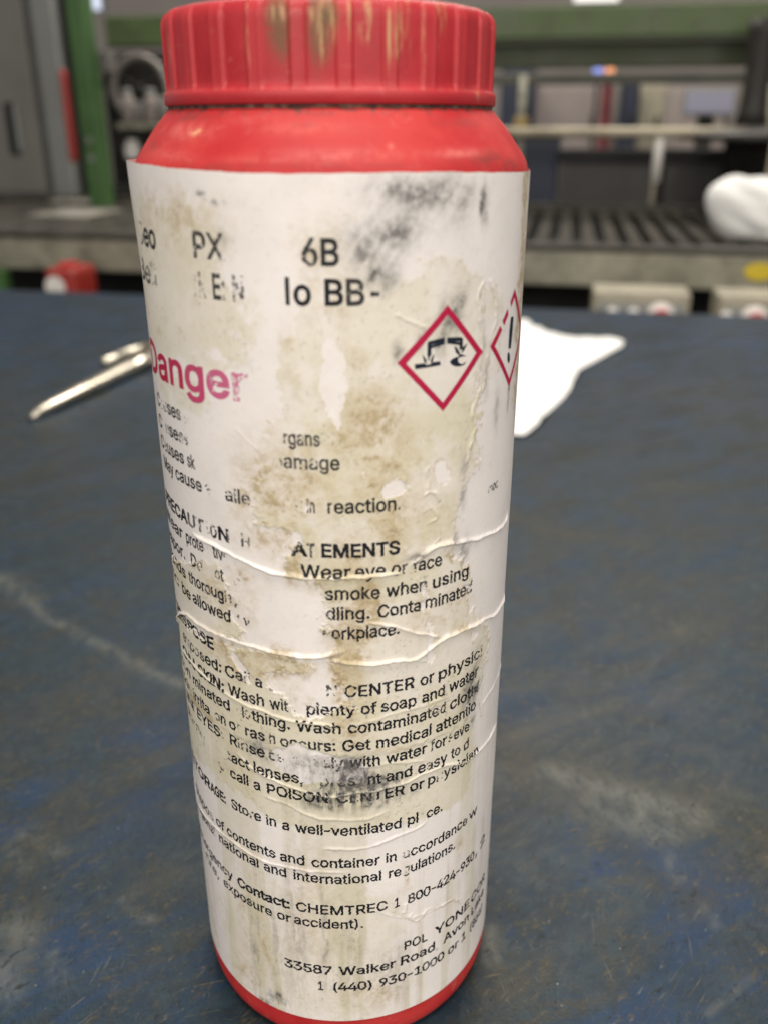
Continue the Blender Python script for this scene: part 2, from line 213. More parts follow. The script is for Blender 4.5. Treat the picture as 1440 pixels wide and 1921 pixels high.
def sstep(x, a, b):
    t = np.clip((x-a)/(b-a), 0, 1); return t*t*(3-2*t)
def seg_d(P, X, Z, ext=2.0):
    """distance to a polyline (mm), how far along it (0..1), and the signed side"""
    D = np.full(X.shape, 99.0); T = np.zeros(X.shape); S = np.zeros(X.shape)
    L = np.cumsum([0]+[math.dist(a, b) for a, b in zip(P, P[1:])])
    for i, (a, b) in enumerate(zip(P, P[1:])):
        x0, x1 = min(a[0], b[0])-ext, max(a[0], b[0])+ext; z0, z1 = min(a[1], b[1])-ext, max(a[1], b[1])+ext
        iy = np.where((Z[:, 0] >= z0) & (Z[:, 0] <= z1))[0]; ix = np.where((X[0] >= x0) & (X[0] <= x1))[0]
        if not len(iy) or not len(ix): continue
        sy, sx = slice(iy[0], iy[-1]+1), slice(ix[0], ix[-1]+1); x = X[sy, sx]; z = Z[sy, sx]
        dx, dz = b[0]-a[0], b[1]-a[1]; l2 = dx*dx+dz*dz+1e-9
        t = np.clip(((x-a[0])*dx+(z-a[1])*dz)/l2, 0, 1)
        ex, ez = x-a[0]-t*dx, z-a[1]-t*dz; d = np.hypot(ex, ez); k = d < D[sy, sx]
        D[sy, sx] = np.where(k, d, D[sy, sx]); T[sy, sx] = np.where(k, (L[i]+t*math.sqrt(l2))/L[-1], T[sy, sx])
        S[sy, sx] = np.where(k, np.sign(ez+1e-9), S[sy, sx])
    return D, T, S
def smooth_line(P, n=6):
    """Catmull-Rom through the points"""
    P = [P[0]]+list(P)+[P[-1]]; out = []
    for i in range(1, len(P)-2):
        p0, p1, p2, p3 = (np.array(P[i+k], float) for k in (-1, 0, 1, 2))
        for j in range(n):
            t = j/n; out.append(tuple(.5*((2*p1)+(-p0+p2)*t+(2*p0-5*p1+4*p2-p3)*t*t+(-p0+3*p1-3*p2+p3)*t**3)))
    out.append(tuple(P[-1])); return out

STEP = 0.25
sf = np.arange(-70, 66+1e-6, STEP)
SX = np.concatenate([np.arange(-124, -70, 3.0), sf, np.arange(69, 139, 3.0)])
NZ = int(221.3/STEP)+1
ZV = np.linspace(11.2, 232.5, NZ)                  # heights before the small skew of the edge
Sg, Zg = np.meshgrid(sf, ZV); SH = Sg.shape

def mmpoly(pts): return [cyl(*p) for p in pts]
warp1 = (fbm(SH, 22, 5, 3)-.5); warp2 = (fbm(SH, 22, 5, 91)-.5)
Xw = Sg+warp1*5.0; Zw = Zg+warp2*5.0
def region(pts, soft=2.0, rough=.55, seed=5):
    """a torn patch: ragged, noisy outline"""
    m = blur(inside(mmpoly(pts), Xw, Zw).astype(float), soft/STEP)
    n = (fbm(SH, 22, 6, seed, .80)-.5)*3.4
    return m+n*rough*np.exp(-((m-.5)/.34)**2)
WORN = [
 [(246,400),(275,380),(292,362),(306,366),(330,385),(372,418),(402,432),(424,452),(420,500),(432,535),(462,560),(474,600),(455,650),(430,690),(380,668),(340,690),(300,700),(262,560)],
 [(286,690),(330,700),(380,745),(395,770),(352,800),(338,760),(300,745)],
 [(596,440),(640,420),(715,445),(748,540),(780,505),(800,476),(840,468),(880,505),(905,560),(925,520),(947,545),(940,600),(950,660),(930,700),(908,720),(897,790),(903,820),(886,870),(866,930),(858,985),(836,1010),(828,1045),(852,1022),(888,1030),(868,1078),(872,1130),(892,1150),(905,1170),(918,1198),(905,1240),(893,1300),(880,1330),(640,1330),(634,1280),(628,1235),(622,1200),(596,1150),(618,1120),(598,1092),(560,1075),(540,1042),(562,1035),(563,1000),(545,985),(505,1005),(478,985),(468,950),(500,905),(480,870),(488,830),(505,800),(530,745),(534,700),(548,640),(572,600),(580,540),(566,500)],
 [(318,1050),(390,1058),(422,1062),(440,1110),(424,1150),(452,1168),(470,1195),(430,1192),(330,1160)],
 [(338,1172),(400,1195),(470,1216),(560,1236),(600,1240),(575,1262),(540,1262),(510,1252),(500,1290),(530,1300),(552,1340),(590,1345),(640,1320),(880,1320),(890,1400),(870,1500),(640,1560),(500,1530),(430,1470),(360,1400),(340,1280)],
 [(405,1690),(445,1660),(560,1650),(740,1660),(760,1760),(720,1880),(640,1905),(540,1895),(470,1850),(430,1790)],
]
WHITE = [   # islands where the white face survived inside worn patches
 [(618,625),(642,660),(650,740),(640,830),(628,800),(612,760),(604,700)],
 [(706,922),(720,905),(745,896),(762,908),(768,925),(752,932),(740,940),(722,930)],
 [(668,890),(680,875),(694,880),(698,905),(680,905)],
 [(548,985),(562,990),(566,1015),(560,1030),(550,1020),(545,1005)],
 [(560,950),(575,938),(582,950),(566,962)],
 [(905,530),(918,540),(912,560),(906,585),(898,560)],
 [(905,640),(918,640),(912,700),(900,720),(903,680)],
 [(888,690),(902,715),(895,745),(884,735)],
 [(820,860),(835,872),(845,900),(838,915),(815,905),(806,880)],
 [(780,1082),(790,1082),(800,1140),(809,1175),(812,1240),(800,1240),(797,1190),(790,1140),(783,1110)],
 [(430,1225),(447,1222),(462,1262),(480,1278),(470,1292),(450,1268)],
 [(880,1170),(895,1178),(888,1190),(874,1180)],
 [(740,470),(790,460),(790,500),(750,540),(720,500)],
 [(500,1400),(560,1392),(640,1420),(700,1440),(690,1475),(640,1478),(580,1470),(520,1440)],
]
worn = np.zeros(SH); soft = np.zeros(SH)
zline = lambda py: cyl(600, py)[1]
lowfade = .45+.55*sstep(Zg, zline(1520), zline(1400))
for i, p in enumerate(WORN):
    q = region(p, (4.5, 3.5, 3.0, 1.7, 1.9, 6.0)[i], .9, 5+i)
    if i in (2, 3): worn = np.maximum(worn, q)
    elif i == 4: worn = np.maximum(worn, q*sstep(Zg, zline(1470), zline(1370)))
    if i in (0, 1, 4, 5): soft = np.maximum(soft, (.62, .6, 0, 0, .78, .42)[i]*sstep(q, .25, .75))
fine = fbm(SH, 7, 4, 201, .65)-.5
wf = sstep(worn+fine*.25, .44, .56)
isl = np.zeros(SH)
for i, p in enumerate(WHITE): isl = np.maximum(isl, region(p, .9, .8, 40+i))
wi = sstep(isl, .45, .55)
specks = sstep(fbm(SH, 5, 4, 77, .7), .60, .66)*sstep(fbm(SH, 60, 3, 78), .46, .56)
hi_fade = 1-.45*sstep(Zg, 175, 205)
blot = sstep(fbm(SH, 46, 6, 302, .68), .36, .62)
wear = np.clip(np.maximum(wf*hi_fade*(.42+.66*blot), soft*(.55+.9*fbm(SH, 30, 5, 301, .7)))*(1-wi), 0, 1)
rim = np.exp(-((worn+fine*.25-.58)/.10)**2)*(worn > .1)*1.1*(1-.75*sstep(Zg, 165, 190))*(fbm(SH, 14, 3, 55) > .46)+np.exp(-((isl-.46)/.14)**2)*wf*.55
# tan glue stains
TAN = [  # centre px, radius mm (arc, height), strength
 (515,950,9,11,.75),(560,920,8,9,.6),(690,800,7,8,.85),(665,840,4,8,.6),(705,880,8,8,.7),(730,975,4,6,.9),(740,1010,5,7,.5),(545,650,1.3,2.6,1.0),(552,700,1.5,6,.35),
 (664,1140,4.0,13,1.5),(655,1210,3.2,7,1.5),(655,1260,3.0,8,1.6),(662,1330,3.5,9,1.1),(690,1120,2.0,10,1.0),(600,1085,4,3,.5),(440,1235,8,5,.8),(520,1240,8,3.5,.85),(425,1120,9,6,.45),(860,1130,5,5,.4),
 (880,1165,5,2,.6),(775,980,9,8,.35),(800,1150,8,6,.35),(480,1000,4,5,.5),(558,1060,3,4,1.0),(548,1035,2,3,.7),(560,1310,3,3,.6),(505,1262,4,3,.8),(660,690,3,3.5,.6),(640,560,4,7,.4),(650,740,5,4,.35),
 (255,460,3,30,.35),(275,650,5,25,.45),(600,500,4,10,.35),(310,415,14,5,.45),(340,440,6,7,.3),(983,420,3.0,30,1.6),(977,560,3.0,22,1.6),(985,370,2.2,12,1.3),(405,1740,1.2,7,.6),(465,1750,4,28,.3),(500,1780,1.0,5,.9),(470,1830,4,3,.7),(700,1870,10,5,.5),
 (580,1700,5,22,.35),(860,1590,2,5,.5),(762,1640,1.2,4,.7),(440,1420,5,9,.35),(505,1395,1.6,3,.7),(452,1080,3,3,.6),
]
tan = np.zeros(SH)
fb = fbm(SH, 16, 5, 33, .62); fb2 = fbm(SH, 5, 4, 34, .6)
for x, y, rs, rz, k in TAN:
    s0, z0 = cyl(x, y); q = ((Xw-s0)/rs)**2+((Zw-z0)/rz)**2
    tan = np.maximum(tan, k*np.exp(-q*.8))
tan = np.clip(tan*sstep(fb*.6+fb2*.4, .30, .62)*1.15+tan*.25, 0, 1)*(1-wi*.8)
edge_tan = rim*sstep(fbm(SH, 40, 3, 36), .42, .62)
# grey rubbed-in dirt
SMU = [(752,362,5,2.6,.32),(835,364,8,3.2,.33),(790,352,12,2.6,.30),(800,385,10,5,.16),(720,455,9,6,.18),(860,395,3,4,.22),(675,452,3,3,.30),(735,447,4,2.6,.32),(762,430,5,3,.24),(690,475,2,3,.3),(725,470,4,3,.2),(705,505,2.5,2.5,.7),(720,530,3,2.5,.5),(905,375,.8,4,1.0),(912,392,.9,3,.6),
 (862,575,1.3,4,.75),(850,590,1.1,3,.7),(835,615,1.2,5,.7),(826,630,1.2,3,.55),(750,660,1.2,2,.8),(792,640,1,2,.5),(372,365,1.0,.5,1.0),(398,384,.8,.35,.8),(380,381,.4,.4,.6),(418,380,.8,.4,.4),(425,455,2,2,.4),
 (664,1450,3.2,3.6,1.3),(600,1440,10,4,.65),(655,1485,8,2.6,1.1),(700,1470,6,2.6,1.0),(690,1505,10,2.2,.95),(605,1510,5,2.0,.8),(488,1405,4,4,.6),(885,1280,3.0,6,.75),(880,1310,3,5,.7),(895,1240,2,5,.5),(888,1340,1.6,4,.5),
 (345,1260,2.0,8,.5),(352,1330,1.6,9,.55),(362,1400,1.4,8,.4),(870,1025,1.6,3,.6),(855,1010,.9,2,.6),(865,930,1.1,3.2,.5),(868,870,1.2,3,.4),(930,760,1.0,5,.35),(520,1870,3,2.0,.9),(500,1880,3,1.5,.5),
 (610,1750,.8,22,.35),(560,1740,2.5,26,.28),(525,1790,3,22,.28),(480,1800,2.2,20,.32),(740,1820,6,12,.22),(660,1790,4,20,.18),(890,1700,2,8,.4),(780,1043,2.4,.7,.9),(905,1560,1,6,.2),(912,700,1,5,.4),(903,655,1,6,.4),(952,735,.8,3,1.0)]
smu = np.zeros(SH); st = fbm(SH, (26, 4), 4, 61, .6); sm2 = fbm(SH, 18, 5, 62, .6)
for x, y, rs, rz, k in SMU:
    s0, z0 = cyl(x, y); q = ((Sg+warp1*3-s0)/rs)**2+((Zg+warp2*3-z0)/rz)**2
    smu = smu+k*np.exp(-q)
ylow = sstep(-Zg, -115, -85)
gi = (np.arange(SH[0])[:, None]*.6+np.arange(SH[1])[None]*-.8); gj = (np.arange(SH[0])[:, None]*.8+np.arange(SH[1])[None]*.6)
BN = fbm((1200, 1200), (8, 46), 4, 63, .6)
brush = BN[np.clip(gi+560, 0, 1199).astype(int), np.clip(gj, 0, 1199).astype(int)]*.55+sm2*.45
smu = np.clip(smu*(sstep(brush, .30, .62)*(1-ylow*.5)+.30*(1-ylow)+ylow*sstep(st, .42, .60)), 0, 1)
flk = (sstep(fbm(SH, 3.2, 3, 81), .70, .76)*sstep(fbm(SH, 34, 3, 82), .44, .60))*(.25+.75*wear)
smu = np.clip(smu+flk*.45, 0, 1)
# raised wrinkles of the paper
RIDGE = [
 ([(358,1006),(367,1008),(406,1025),(445,1047),(489,1067),(537,1079),(581,1084),(630,1086),(683,1084),(747,1075),(765,1071)],.42,.50,1),
 ([(765,1066),(785,1047),(815,1028),(853,1016),(897,1007),(926,994),(946,974),(952,950)],.42,.55,1),
 ([(330,1178),(339,1159),(349,1156),(360,1162),(378,1175),(401,1188),(426,1198),(453,1207),(490,1218),(526,1226),(565,1231),(590,1233),(607,1232),(632,1227),(660,1219)],.45,.55,1),
 ([(600,1235),(623,1242),(648,1245),(682,1247),(715,1245),(748,1240),(778,1234),(801,1220),(819,1204),(838,1193),(862,1181),(885,1170),(908,1159),(928,1147),(938,1133),(944,1116),(946,1096)],.45,.55,1),
 ([(683,1169),(715,1172),(748,1178),(780,1187),(806,1193),(826,1195)],.30,.45,1),
 ([(775,1237),(790,1238),(808,1241)],.15,.4,1),
 ([(342,1215),(351,1233),(366,1252),(384,1268),(404,1284),(423,1299),(444,1312),(468,1325),(495,1335),(524,1344),(553,1351),(589,1357),(618,1361),(650,1365)],.26,.42,1),
 ([(655,1364),(690,1354),(720,1345),(745,1337),(787,1325),(820,1315),(845,1303)],.12,.6,.8),
 ([(435,1408),(452,1421),(473,1440),(498,1457),(527,1469),(559,1480),(590,1489),(617,1495),(640,1494),(662,1491),(691,1486),(720,1480),(758,1470),(787,1455),(813,1445),(837,1436),(867,1428),(880,1423),(896,1408),(913,1387),(925,1365),(932,1344)],.30,.42,1),
 ([(655,1446),(706,1438),(760,1432),(800,1425)],.12,.6,.8),
 ([(490,1490),(517,1501),(544,1511),(569,1526),(594,1535),(619,1539),(664,1538),(700,1535),(730,1520)],.15,.6,.8),
 ([(600,1592),(620,1593),(664,1593),(698,1589),(727,1578),(758,1564),(789,1549),(804,1538)],.16,.5,.9),
 ([(356,1430),(365,1463),(371,1501),(380,1522),(394,1542),(409,1557),(432,1576),(457,1595),(482,1609),(507,1620),(538,1628),(569,1633),(611,1637),(664,1638)],.22,.45,1),
 ([(938,1240),(935,1255),(926,1280),(911,1307),(900,1323)],.14,.5,.9),
 ([(738,591),(769,604),(800,618)],.10,.4,.9),
 ([(700,1708),(760,1722),(800,1712),(840,1690)],.07,.4,.8),
 ([(440,800),(470,830),(500,860)],.04,.35,.8),
]
hgt = np.zeros(SH); jit1 = fbm(SH, 12, 3, 501)-.5; jit2 = fbm(SH, 12, 3, 502)-.5
for P, h, w, k in RIDGE:
    L = smooth_line(mmpoly(P)); D, T, S = seg_d(L, Sg+warp1*1.2+jit1*.5, Zg+warp2*1.2+jit2*.5, 3.0)
    taper = sstep(T, 0, .08)*sstep(1-T, 0, .10)*(.72+.55*vnoise((1, 400), (1, 22), int(abs(P[0][0])))[0][np.clip((T*399).astype(int), 0, 399)])
    wv = w*(.62+.5*vnoise(SH, 30, 9))*np.where(S > 0, 1.0, .62)
    prof = np.exp(-(D/wv)**2)*1.15+np.exp(-(D/(w*3.0))**2)*.15
    hgt = np.maximum(hgt, h*prof*taper) if k == 1 else hgt+h*prof*taper
# torn faces sit lower than the paper round them; lifted flakes
rel = 1-.85*sstep(Zg, 150, 185)
hgt = hgt+.13*wf*(1-wi)*rel+.10*np.exp(-((worn+fine*.25-.56)/.07)**2)*(worn > .1)*sstep(fbm(SH, 30, 2, 57), .45, .6)*rel
crust = fbm(SH, 6, 4, 303, .7)
hgt = hgt+(.05*(fine+.5)*wear+.10*sstep(crust, .5, .7)*np.clip(tan*1.4, 0, 1)*wf)*rel
fl = np.zeros(SH)
for P, h in (([(905,530),(898,560),(900,600),(902,650),(905,700),(895,740),(888,780),(892,800),(880,840),(866,900)],.26),([(918,528),(925,545),(930,580),(922,620),(918,660),(912,700),(905,730)],.2),
             ([(805,880),(800,905),(798,925),(812,928),(822,935)],.22),([(795,960),(812,958),(818,975),(800,985)],.15),([(820,1020),(826,1000),(838,1012),(834,1030)],.2),([(785,1085),(795,1130),(803,1175)],.16),
             ([(762,1697),(760,1715),(775,1728),(790,1722),(800,1708),(830,1695),(850,1684),(862,1692)],.18),([(908,1185),(916,1210),(904,1240),(898,1290),(902,1340)],.12),([(728,1460),(716,1452),(700,1444),(690,1450)],.08),([(707,925),(725,903),(752,897),(768,915)],.12)):
    D, T, S = seg_d(smooth_line(mmpoly(P)), Sg+warp1*1.6+jit1*2.2, Zg+warp2*1.6+jit2*2.2, 2.0)
    fl = np.maximum(fl, h*np.where(S > 0, np.exp(-(D/.5)**2), np.exp(-(D/.2)**2))*(.3+vnoise(SH, 9, 3))*sstep(fbm(SH, 14, 3, 503), .38, .52))
    edge_tan = np.maximum(edge_tan, .5*np.exp(-((D-.35)/.22)**2)*(S < 0))
hgt = hgt+fl
hgt = hgt+.05*(fbm(SH, 60, 3, 15)-.5)+.012*(fbm(SH, 4, 3, 16)-.5)
# slight soft dents of the wall
hgt = hgt+.25*(fbm(SH, (130, 200), 2, 19)-.5)
hgt_font = hgt.copy()
strk = sstep(fbm(SH, (260, 9), 4, 71, .6), .50, .68)*sstep(-Zg, -112, -70)*sstep(fbm(SH, 90, 3, 72), .38, .58)
strk2 = sstep(fbm(SH, (300, 22), 3, 73, .6), .50, .66)*sstep(-Zg, -130, -60)
tan = tan*(.7+.6*sstep(crust, .40, .60))
tan = np.clip(np.maximum(tan, edge_tan*1.1)+specks*.25*wear+.20*strk, 0, 1)
wear = np.clip(wear+strk2*.55*(1-wi), 0, 1)
smu = np.clip(smu+strk*.09+strk2*.07, 0, 1)
# the face is torn clean off in a pale strip left of the middle: no print there
TORN = [(352,765),(520,765),(600,900),(640,1000),(600,1095),(645,1200),(645,1305),(600,1335),(545,1338),(500,1292),(470,1200),(440,1110),(420,1050),(425,940)]
torn = inside(mmpoly(TORN), Xw, Zw)*(1-np.clip(wf*1.0, 0, 1))

def full(A, fill=0.0):
    l = (SX < -70).sum(); r = len(SX)-l-A.shape[1]
    return np.concatenate([np.full((A.shape[0], l), fill), A, np.full((A.shape[0], r), fill)], 1)
Sf, Zf = np.meshgrid(SX, ZV); Hf = full(hgt)
tz = (Zf-11.2)/221.3
Zf = Zf+tz*(-.014*Sf+.25*np.sin(Sf*.09)+.16*(vnoise((1, len(SX)), (1, 14), 5)-.5)+.07*(vnoise((1, len(SX)), (1, 4), 6)-.5))+(1-tz)*(-.004*Sf+.2*np.sin(Sf*.11+1))
# the top corner of the label stands off a little on the left
flare = 1.1*np.exp(-((Sf+66)/7)**2)*sstep(tz, .86, 1.0)
Rf = BR+(Hf+flare+.02)/1000
V = wall(Sf, Zf, Rf).reshape(-1, 3)
ny, nx = Sf.shape
def grid_mesh(name, V, ny, nx, wrap=False):
    i = np.arange(ny-1)[:, None]*nx; j = np.arange(nx-1)[None]
    a = (i+j).ravel(); q = np.stack([a, a+1, a+nx+1, a+nx], 1)
    if wrap:
        a = np.arange(ny-1)*nx+nx-1; b = np.arange(ny-1)*nx
        q = np.concatenate([q, np.stack([a, b, b+nx, a+nx], 1)])
    me = bpy.data.meshes.new(name); me.vertices.add(len(V)); me.vertices.foreach_set('co', V.astype(np.float32).ravel())
    me.loops.add(q.size); me.loops.foreach_set('vertex_index', q.ravel().astype(np.int32))
    me.polygons.add(len(q)); me.polygons.foreach_set('loop_start', (np.arange(len(q))*4).astype(np.int32))
    me.polygons.foreach_set('use_smooth', np.ones(len(q), bool)); me.update(calc_edges=True)
    return me
def put(me, name, A):
    a = me.attributes.new(name, 'FLOAT', 'POINT'); a.data.foreach_set('value', np.ascontiguousarray(A, np.float32).ravel())

s = NT('label_paper')
n1 = s.noise(90, 6, .6); n2 = s.noise(700, 4, .6); n3 = s.noise(260, 6, .65, .6)
wearA, tanA, smuA = s.attr('wear'), s.attr('tan'), s.attr('smudge')
c = s.mix(s.rng(n1, .35, .7), (.80, .752, .73), (.75, .71, .69))
c = s.mix(s.math('MULTIPLY', wearA, s.rng(n1, .25, .6, .72, 1.0)), c, (.630, .583, .450))
c = s.mix(s.math('MULTIPLY', wearA, s.rng(n3, .52, .70, 0, .45)), c, (.47, .43, .31))
c = s.mix(s.math('MULTIPLY', tanA, s.rng(n3, .3, .6, .45, .95)), c, (.47, .37, .22))
c = s.mix(s.math('MULTIPLY', smuA, s.rng(n2, .3, .62, .5, 1.0)), c, (.10, .095, .09))
c = s.mix(s.math('MULTIPLY', s.rng(tanA, .55, 1, 0, .35), s.rng(n3, .42, .6)), c, (.30, .235, .14))
c = s.mix(s.rng(n2, .56, .72, 0, .12), c, (.45, .40, .33))
s.bump(s.math('ADD', n2, s.math('MULTIPLY', n3, .8)), .25, .00012)
M_PAPER = s.fin(c, s.rng(wearA, 0, 1, .38, .62), 0, .45)

bottle = empty('plastic_bottle', (0, 0, 0), 'red plastic bottle with ribbed screw cap and worn white hazard label, on the blue bench', 'bottle')
me = grid_mesh('label', V, ny, nx)
put(me, 'wear', full(wear)); put(me, 'tan', full(tan)); put(me, 'smudge', full(smu))
label = link_mesh('label', me, M_PAPER, bottle)
tag(label, 'white paper label, stained, wrinkled and partly torn')

# --- printing: outlines drawn in 1/509ths of the capital height
def h_at(S, Z):
    Z0 = Z-((Z-11.2)/221.3)*(-.014*S)
    x = np.clip((S-sf[0])/STEP, 0, len(sf)-1.001); y = np.clip((Z0-ZV[0])/(ZV[1]-ZV[0]), 0, NZ-1.001)
    xi, yi = x.astype(int), y.astype(int); fx, fy = x-xi, y-yi
    H = hgt_font
    return (H[yi, xi]*(1-fx)+H[yi, xi+1]*fx)*(1-fy)+(H[yi+1, xi]*(1-fx)+H[yi+1, xi+1]*fx)*fy
def dec(t):
    v = [(ord(t[i])-35)*60+ord(t[i+1])-35-1000 for i in range(0, len(t), 2)]
    return list(zip(v[0::2], v[1::2]))
GL = {k: (a, [dec(l) for l in ls]) for k, (a, ls) in GLYPHS.items()}
GL['I'] = (150, [[(42, 0), (42, 509), (108, 509), (108, 0)]])
GL['l'] = (160, [[(46, 0), (46, 530), (110, 530), (110, 0)]])
def wind(P, x, y):
    w = 0
    for (ax, ay), (bx, by) in zip(P, P[1:]+P[:1]):
        if (ay > y) != (by > y) and x < (bx-ax)*(y-ay)/(by-ay)+ax: w += 1 if by > ay else -1
    return w
def tess(loops, grid):
    """triangulate closed outlines (non-zero fill), with extra points so the print can follow the paper"""
    vs, es = [], []
    for P in loops:
        Q = []
        for a, b in zip(P, P[1:]+P[:1]):
            k = max(1, int(math.dist(a, b)/grid))
            Q += [(a[0]+(b[0]-a[0])*i/k, a[1]+(b[1]-a[1])*i/k) for i in range(k)]
        n0 = len(vs); vs += Q; es += [(n0+i, n0+(i+1) % len(Q)) for i in range(len(Q))]
    x0, x1 = min(v[0] for v in vs), max(v[0] for v in vs); y0, y1 = min(v[1] for v in vs), max(v[1] for v in vs)
    y = y0+grid*.5
    while y < y1:
        x = x0+grid*.5
        while x < x1:
            if sum(wind(P, x, y) for P in loops) != 0: vs.append((x, y))
            x += grid
        y += grid
    r = delaunay_2d_cdt([Vector(v) for v in vs], es, [], 0, 1e-4)
    V2 = [tuple(v) for v in r[0]]; F = []
    for f in r[2]:
        cx = sum(V2[i][0] for i in f)/3; cy = sum(V2[i][1] for i in f)/3
        if sum(wind(P, cx, cy) for P in loops) != 0: F.append(tuple(f))
    return np.array(V2), F
def fatten(P, d):
    out = []; n = len(P)
    for i in range(n):
        a, b, c_ = P[i-1], P[i], P[(i+1) % n]
        n1_ = (b[1]-a[1], a[0]-b[0]); n2_ = (c_[1]-b[1], b[0]-c_[0])
        l1, l2 = math.hypot(*n1_) or 1, math.hypot(*n2_) or 1
        m = (n1_[0]/l1+n2_[0]/l2, n1_[1]/l1+n2_[1]/l2); q = max(.5, (m[0]**2+m[1]**2)/2)
        out.append((b[0]+m[0]/q*d, b[1]+m[1]/q*d))
    return out
def area2(P): return sum(a[0]*b[1]-b[0]*a[1] for a, b in zip(P, P[1:]+P[:1]))
CACHE = {}
def glyph(ch, bold):
    k = (ch, bold)
    if k not in CACHE:
        loops = GL[ch][1]; big = max(loops, key=lambda P: abs(area2(P)))
        sg = 1 if area2(big) > 0 else -1
        CACHE[k] = tess([fatten(P, sg*bold) for P in loops], 62)
    return CACHE[k]
def adv(ch):
    if ch == ' ': return 200
    a = GL[ch][0]; return a*.90 if ch.isdigit() else (a*.75 if ch in '-' else a)
def ink_mesh(name, chunks, mat, parent, lift=.035):
    """chunks: (points (s,z) mm, faces, ink array)"""
    P = np.concatenate([c_[0] for c_ in chunks]); K = np.concatenate([c_[2] for c_ in chunks]); F = []; o = 0
    for pts, fs, _ in chunks:
        F += [tuple(i+o for i in f) for f in fs]; o += len(pts)
    r = BR+(h_at(P[:, 0], P[:, 1])+.02+lift)/1000
    co = wall(P[:, 0], P[:, 1], r)
    me = bpy.data.meshes.new(name); me.from_pydata(co.tolist(), [], F); me.update()
    put(me, 'ink', K)
    return link_mesh(name, me, mat, parent, smooth=True)
def ink_mat(name, dark, pale, brk=3.2):
    s = NT(name); k = s.attr('ink'); n = s.noise(1150, 3, .65); m = s.noise(380, 2, .6)
    v = s.math('ADD', s.math('MULTIPLY', n, .6), s.math('MULTIPLY', m, .4))
    a = s.rng(s.math('ADD', k, s.math('MULTIPLY', s.math('SUBTRACT', v, .5), s.rng(k, .5, 1.02, brk, .9))), .38, .56)
    a = s.math('MULTIPLY', a, s.rng(k, .1, .7, .72, .98))
    tr = s.n('ShaderNodeBsdfTransparent'); mx = s.n('ShaderNodeMixShader')
    s.fin(s.mix(s.rng(k, .3, .9), pale, dark), .55, 0, .3)
    s.L(a, mx.inputs[0]); s.L(tr.outputs[0], mx.inputs[1]); s.L(s.b.outputs[0], mx.inputs[2]); s.L(mx.outputs[0], s.out.inputs[0])
    return s.m
M_INK = ink_mat('black_print', (.010, .010, .014), (.10, .095, .09))
M_CRIM = ink_mat('crimson_print', (.42, .008, .055), (.66, .20, .38), 1.3)
M_NAVY = ink_mat('navy_print', (.008, .014, .028), (.05, .06, .08))

def line(z0, m, cap, words, mat=M_INK, bold=17, name='printed_line'):
    z0 = z0+240.5; ch = []
    for w in words:
        txt, p0, p1, mask = w[:4]; bd = w[4] if len(w) > 4 else bold
        s0, s1 = s_at(p0, z0, m), s_at(p1, z0, m)
        tot = sum(adv(c_) for c_ in txt)-30; kx = (s1-s0)/tot; ky = cap/509; x = -20
        for i, c_ in enumerate(txt):
            if c_ != ' ':
                P, F = glyph(c_, bd); v = int(mask[min(i, len(mask)-1)])/9
                dx = (453-adv(c_))/2 if c_.isdigit() or c_ == '-' else 0
                X = s0+(x+P[:, 0]-dx)*kx; Z = z0+m*X+P[:, 1]*ky
                lowz = float(np.clip((190-Z.mean())/60, .25, 1))
                X = X+lowz*(.10*np.sin(Z*5.1+X*.7)+.07*np.sin(Z*9.7-X*1.9)); Z = Z+lowz*(.10*np.sin(X*1.3+Z*.4)+.07*np.sin(X*4.7+Z*2.0))
                ch.append((np.stack([X, Z], 1), F, np.full(len(X), v)))
            x += adv(c_)
    # print wears off where the face of the paper is gone or wrinkled
    out = []
    for P, F, k in ch:
        Z0_ = P[:, 1]
        xi = np.clip(((P[:, 0]-sf[0])/STEP).astype(int), 0, len(sf)-1); yi = np.clip(((P[:, 1]-ZV[0])/(ZV[1]-ZV[0])).astype(int), 0, NZ-1)
        k = k-.28*wi[yi, xi]*(k < .95)-np.clip(hgt[yi, xi]-.30, 0, 1)*1.3+.02-.38*torn[yi, xi]*(Z0_ > 115)
        out.append((P, F, k))
    return ink_mesh(name, out, mat, label)
B1, B2 = 20, 28
line(-24.2, -.018, 4.75, [('Geo', 264, 294, '487'), ('PX', 363, 421, '65'), ('6B', 566, 637, '67')], bold=B1)
line(-31.6, -.010, 4.75, [('Bell', 268, 297, '7432'), ('Y', 362, 373, '2'), ('k', 375, 387, '4'), ('E:', 400, 425, '65'), ('N', 437, 461, '4'), ('l', 536, 546, '7'), ('o', 552, 585, '8'), ('BB', 608, 685, '86'), ('-', 694, 714, '6')], bold=B1)
line(-51.45, .001, 7.3, [('Danger', 287, 466, '987654')], M_CRIM, 20, 'printed_signal_word')
line(-59.9, -.018, 3.05, [('Causes', 297, 341, '634885'), ('s', 346, 354, '3')])
line(-60.1, -.018, 3.05, [('organs', 517, 601, '246565')])
line(-65.1, -.018, 3.05, [('Causes', 301, 346, '715875'), ('s', 347, 354, '4')])
line(-65.2, -.018, 3.05, [('damage', 514, 638, '255457')])
line(-70.1, -.018, 3.05, [('Causes', 305, 347, '857888'), ('sk', 353, 367, '66')])
line(-74.9, -.015, 3.05, [('May', 310, 327, '877'), ('cause', 331, 380, '99776'), ('a', 386, 399, '2'), ('alle', 424, 471, '9898'), ('skin', 555, 592, '2356'), ('reaction.', 614, 752, '588888872')])
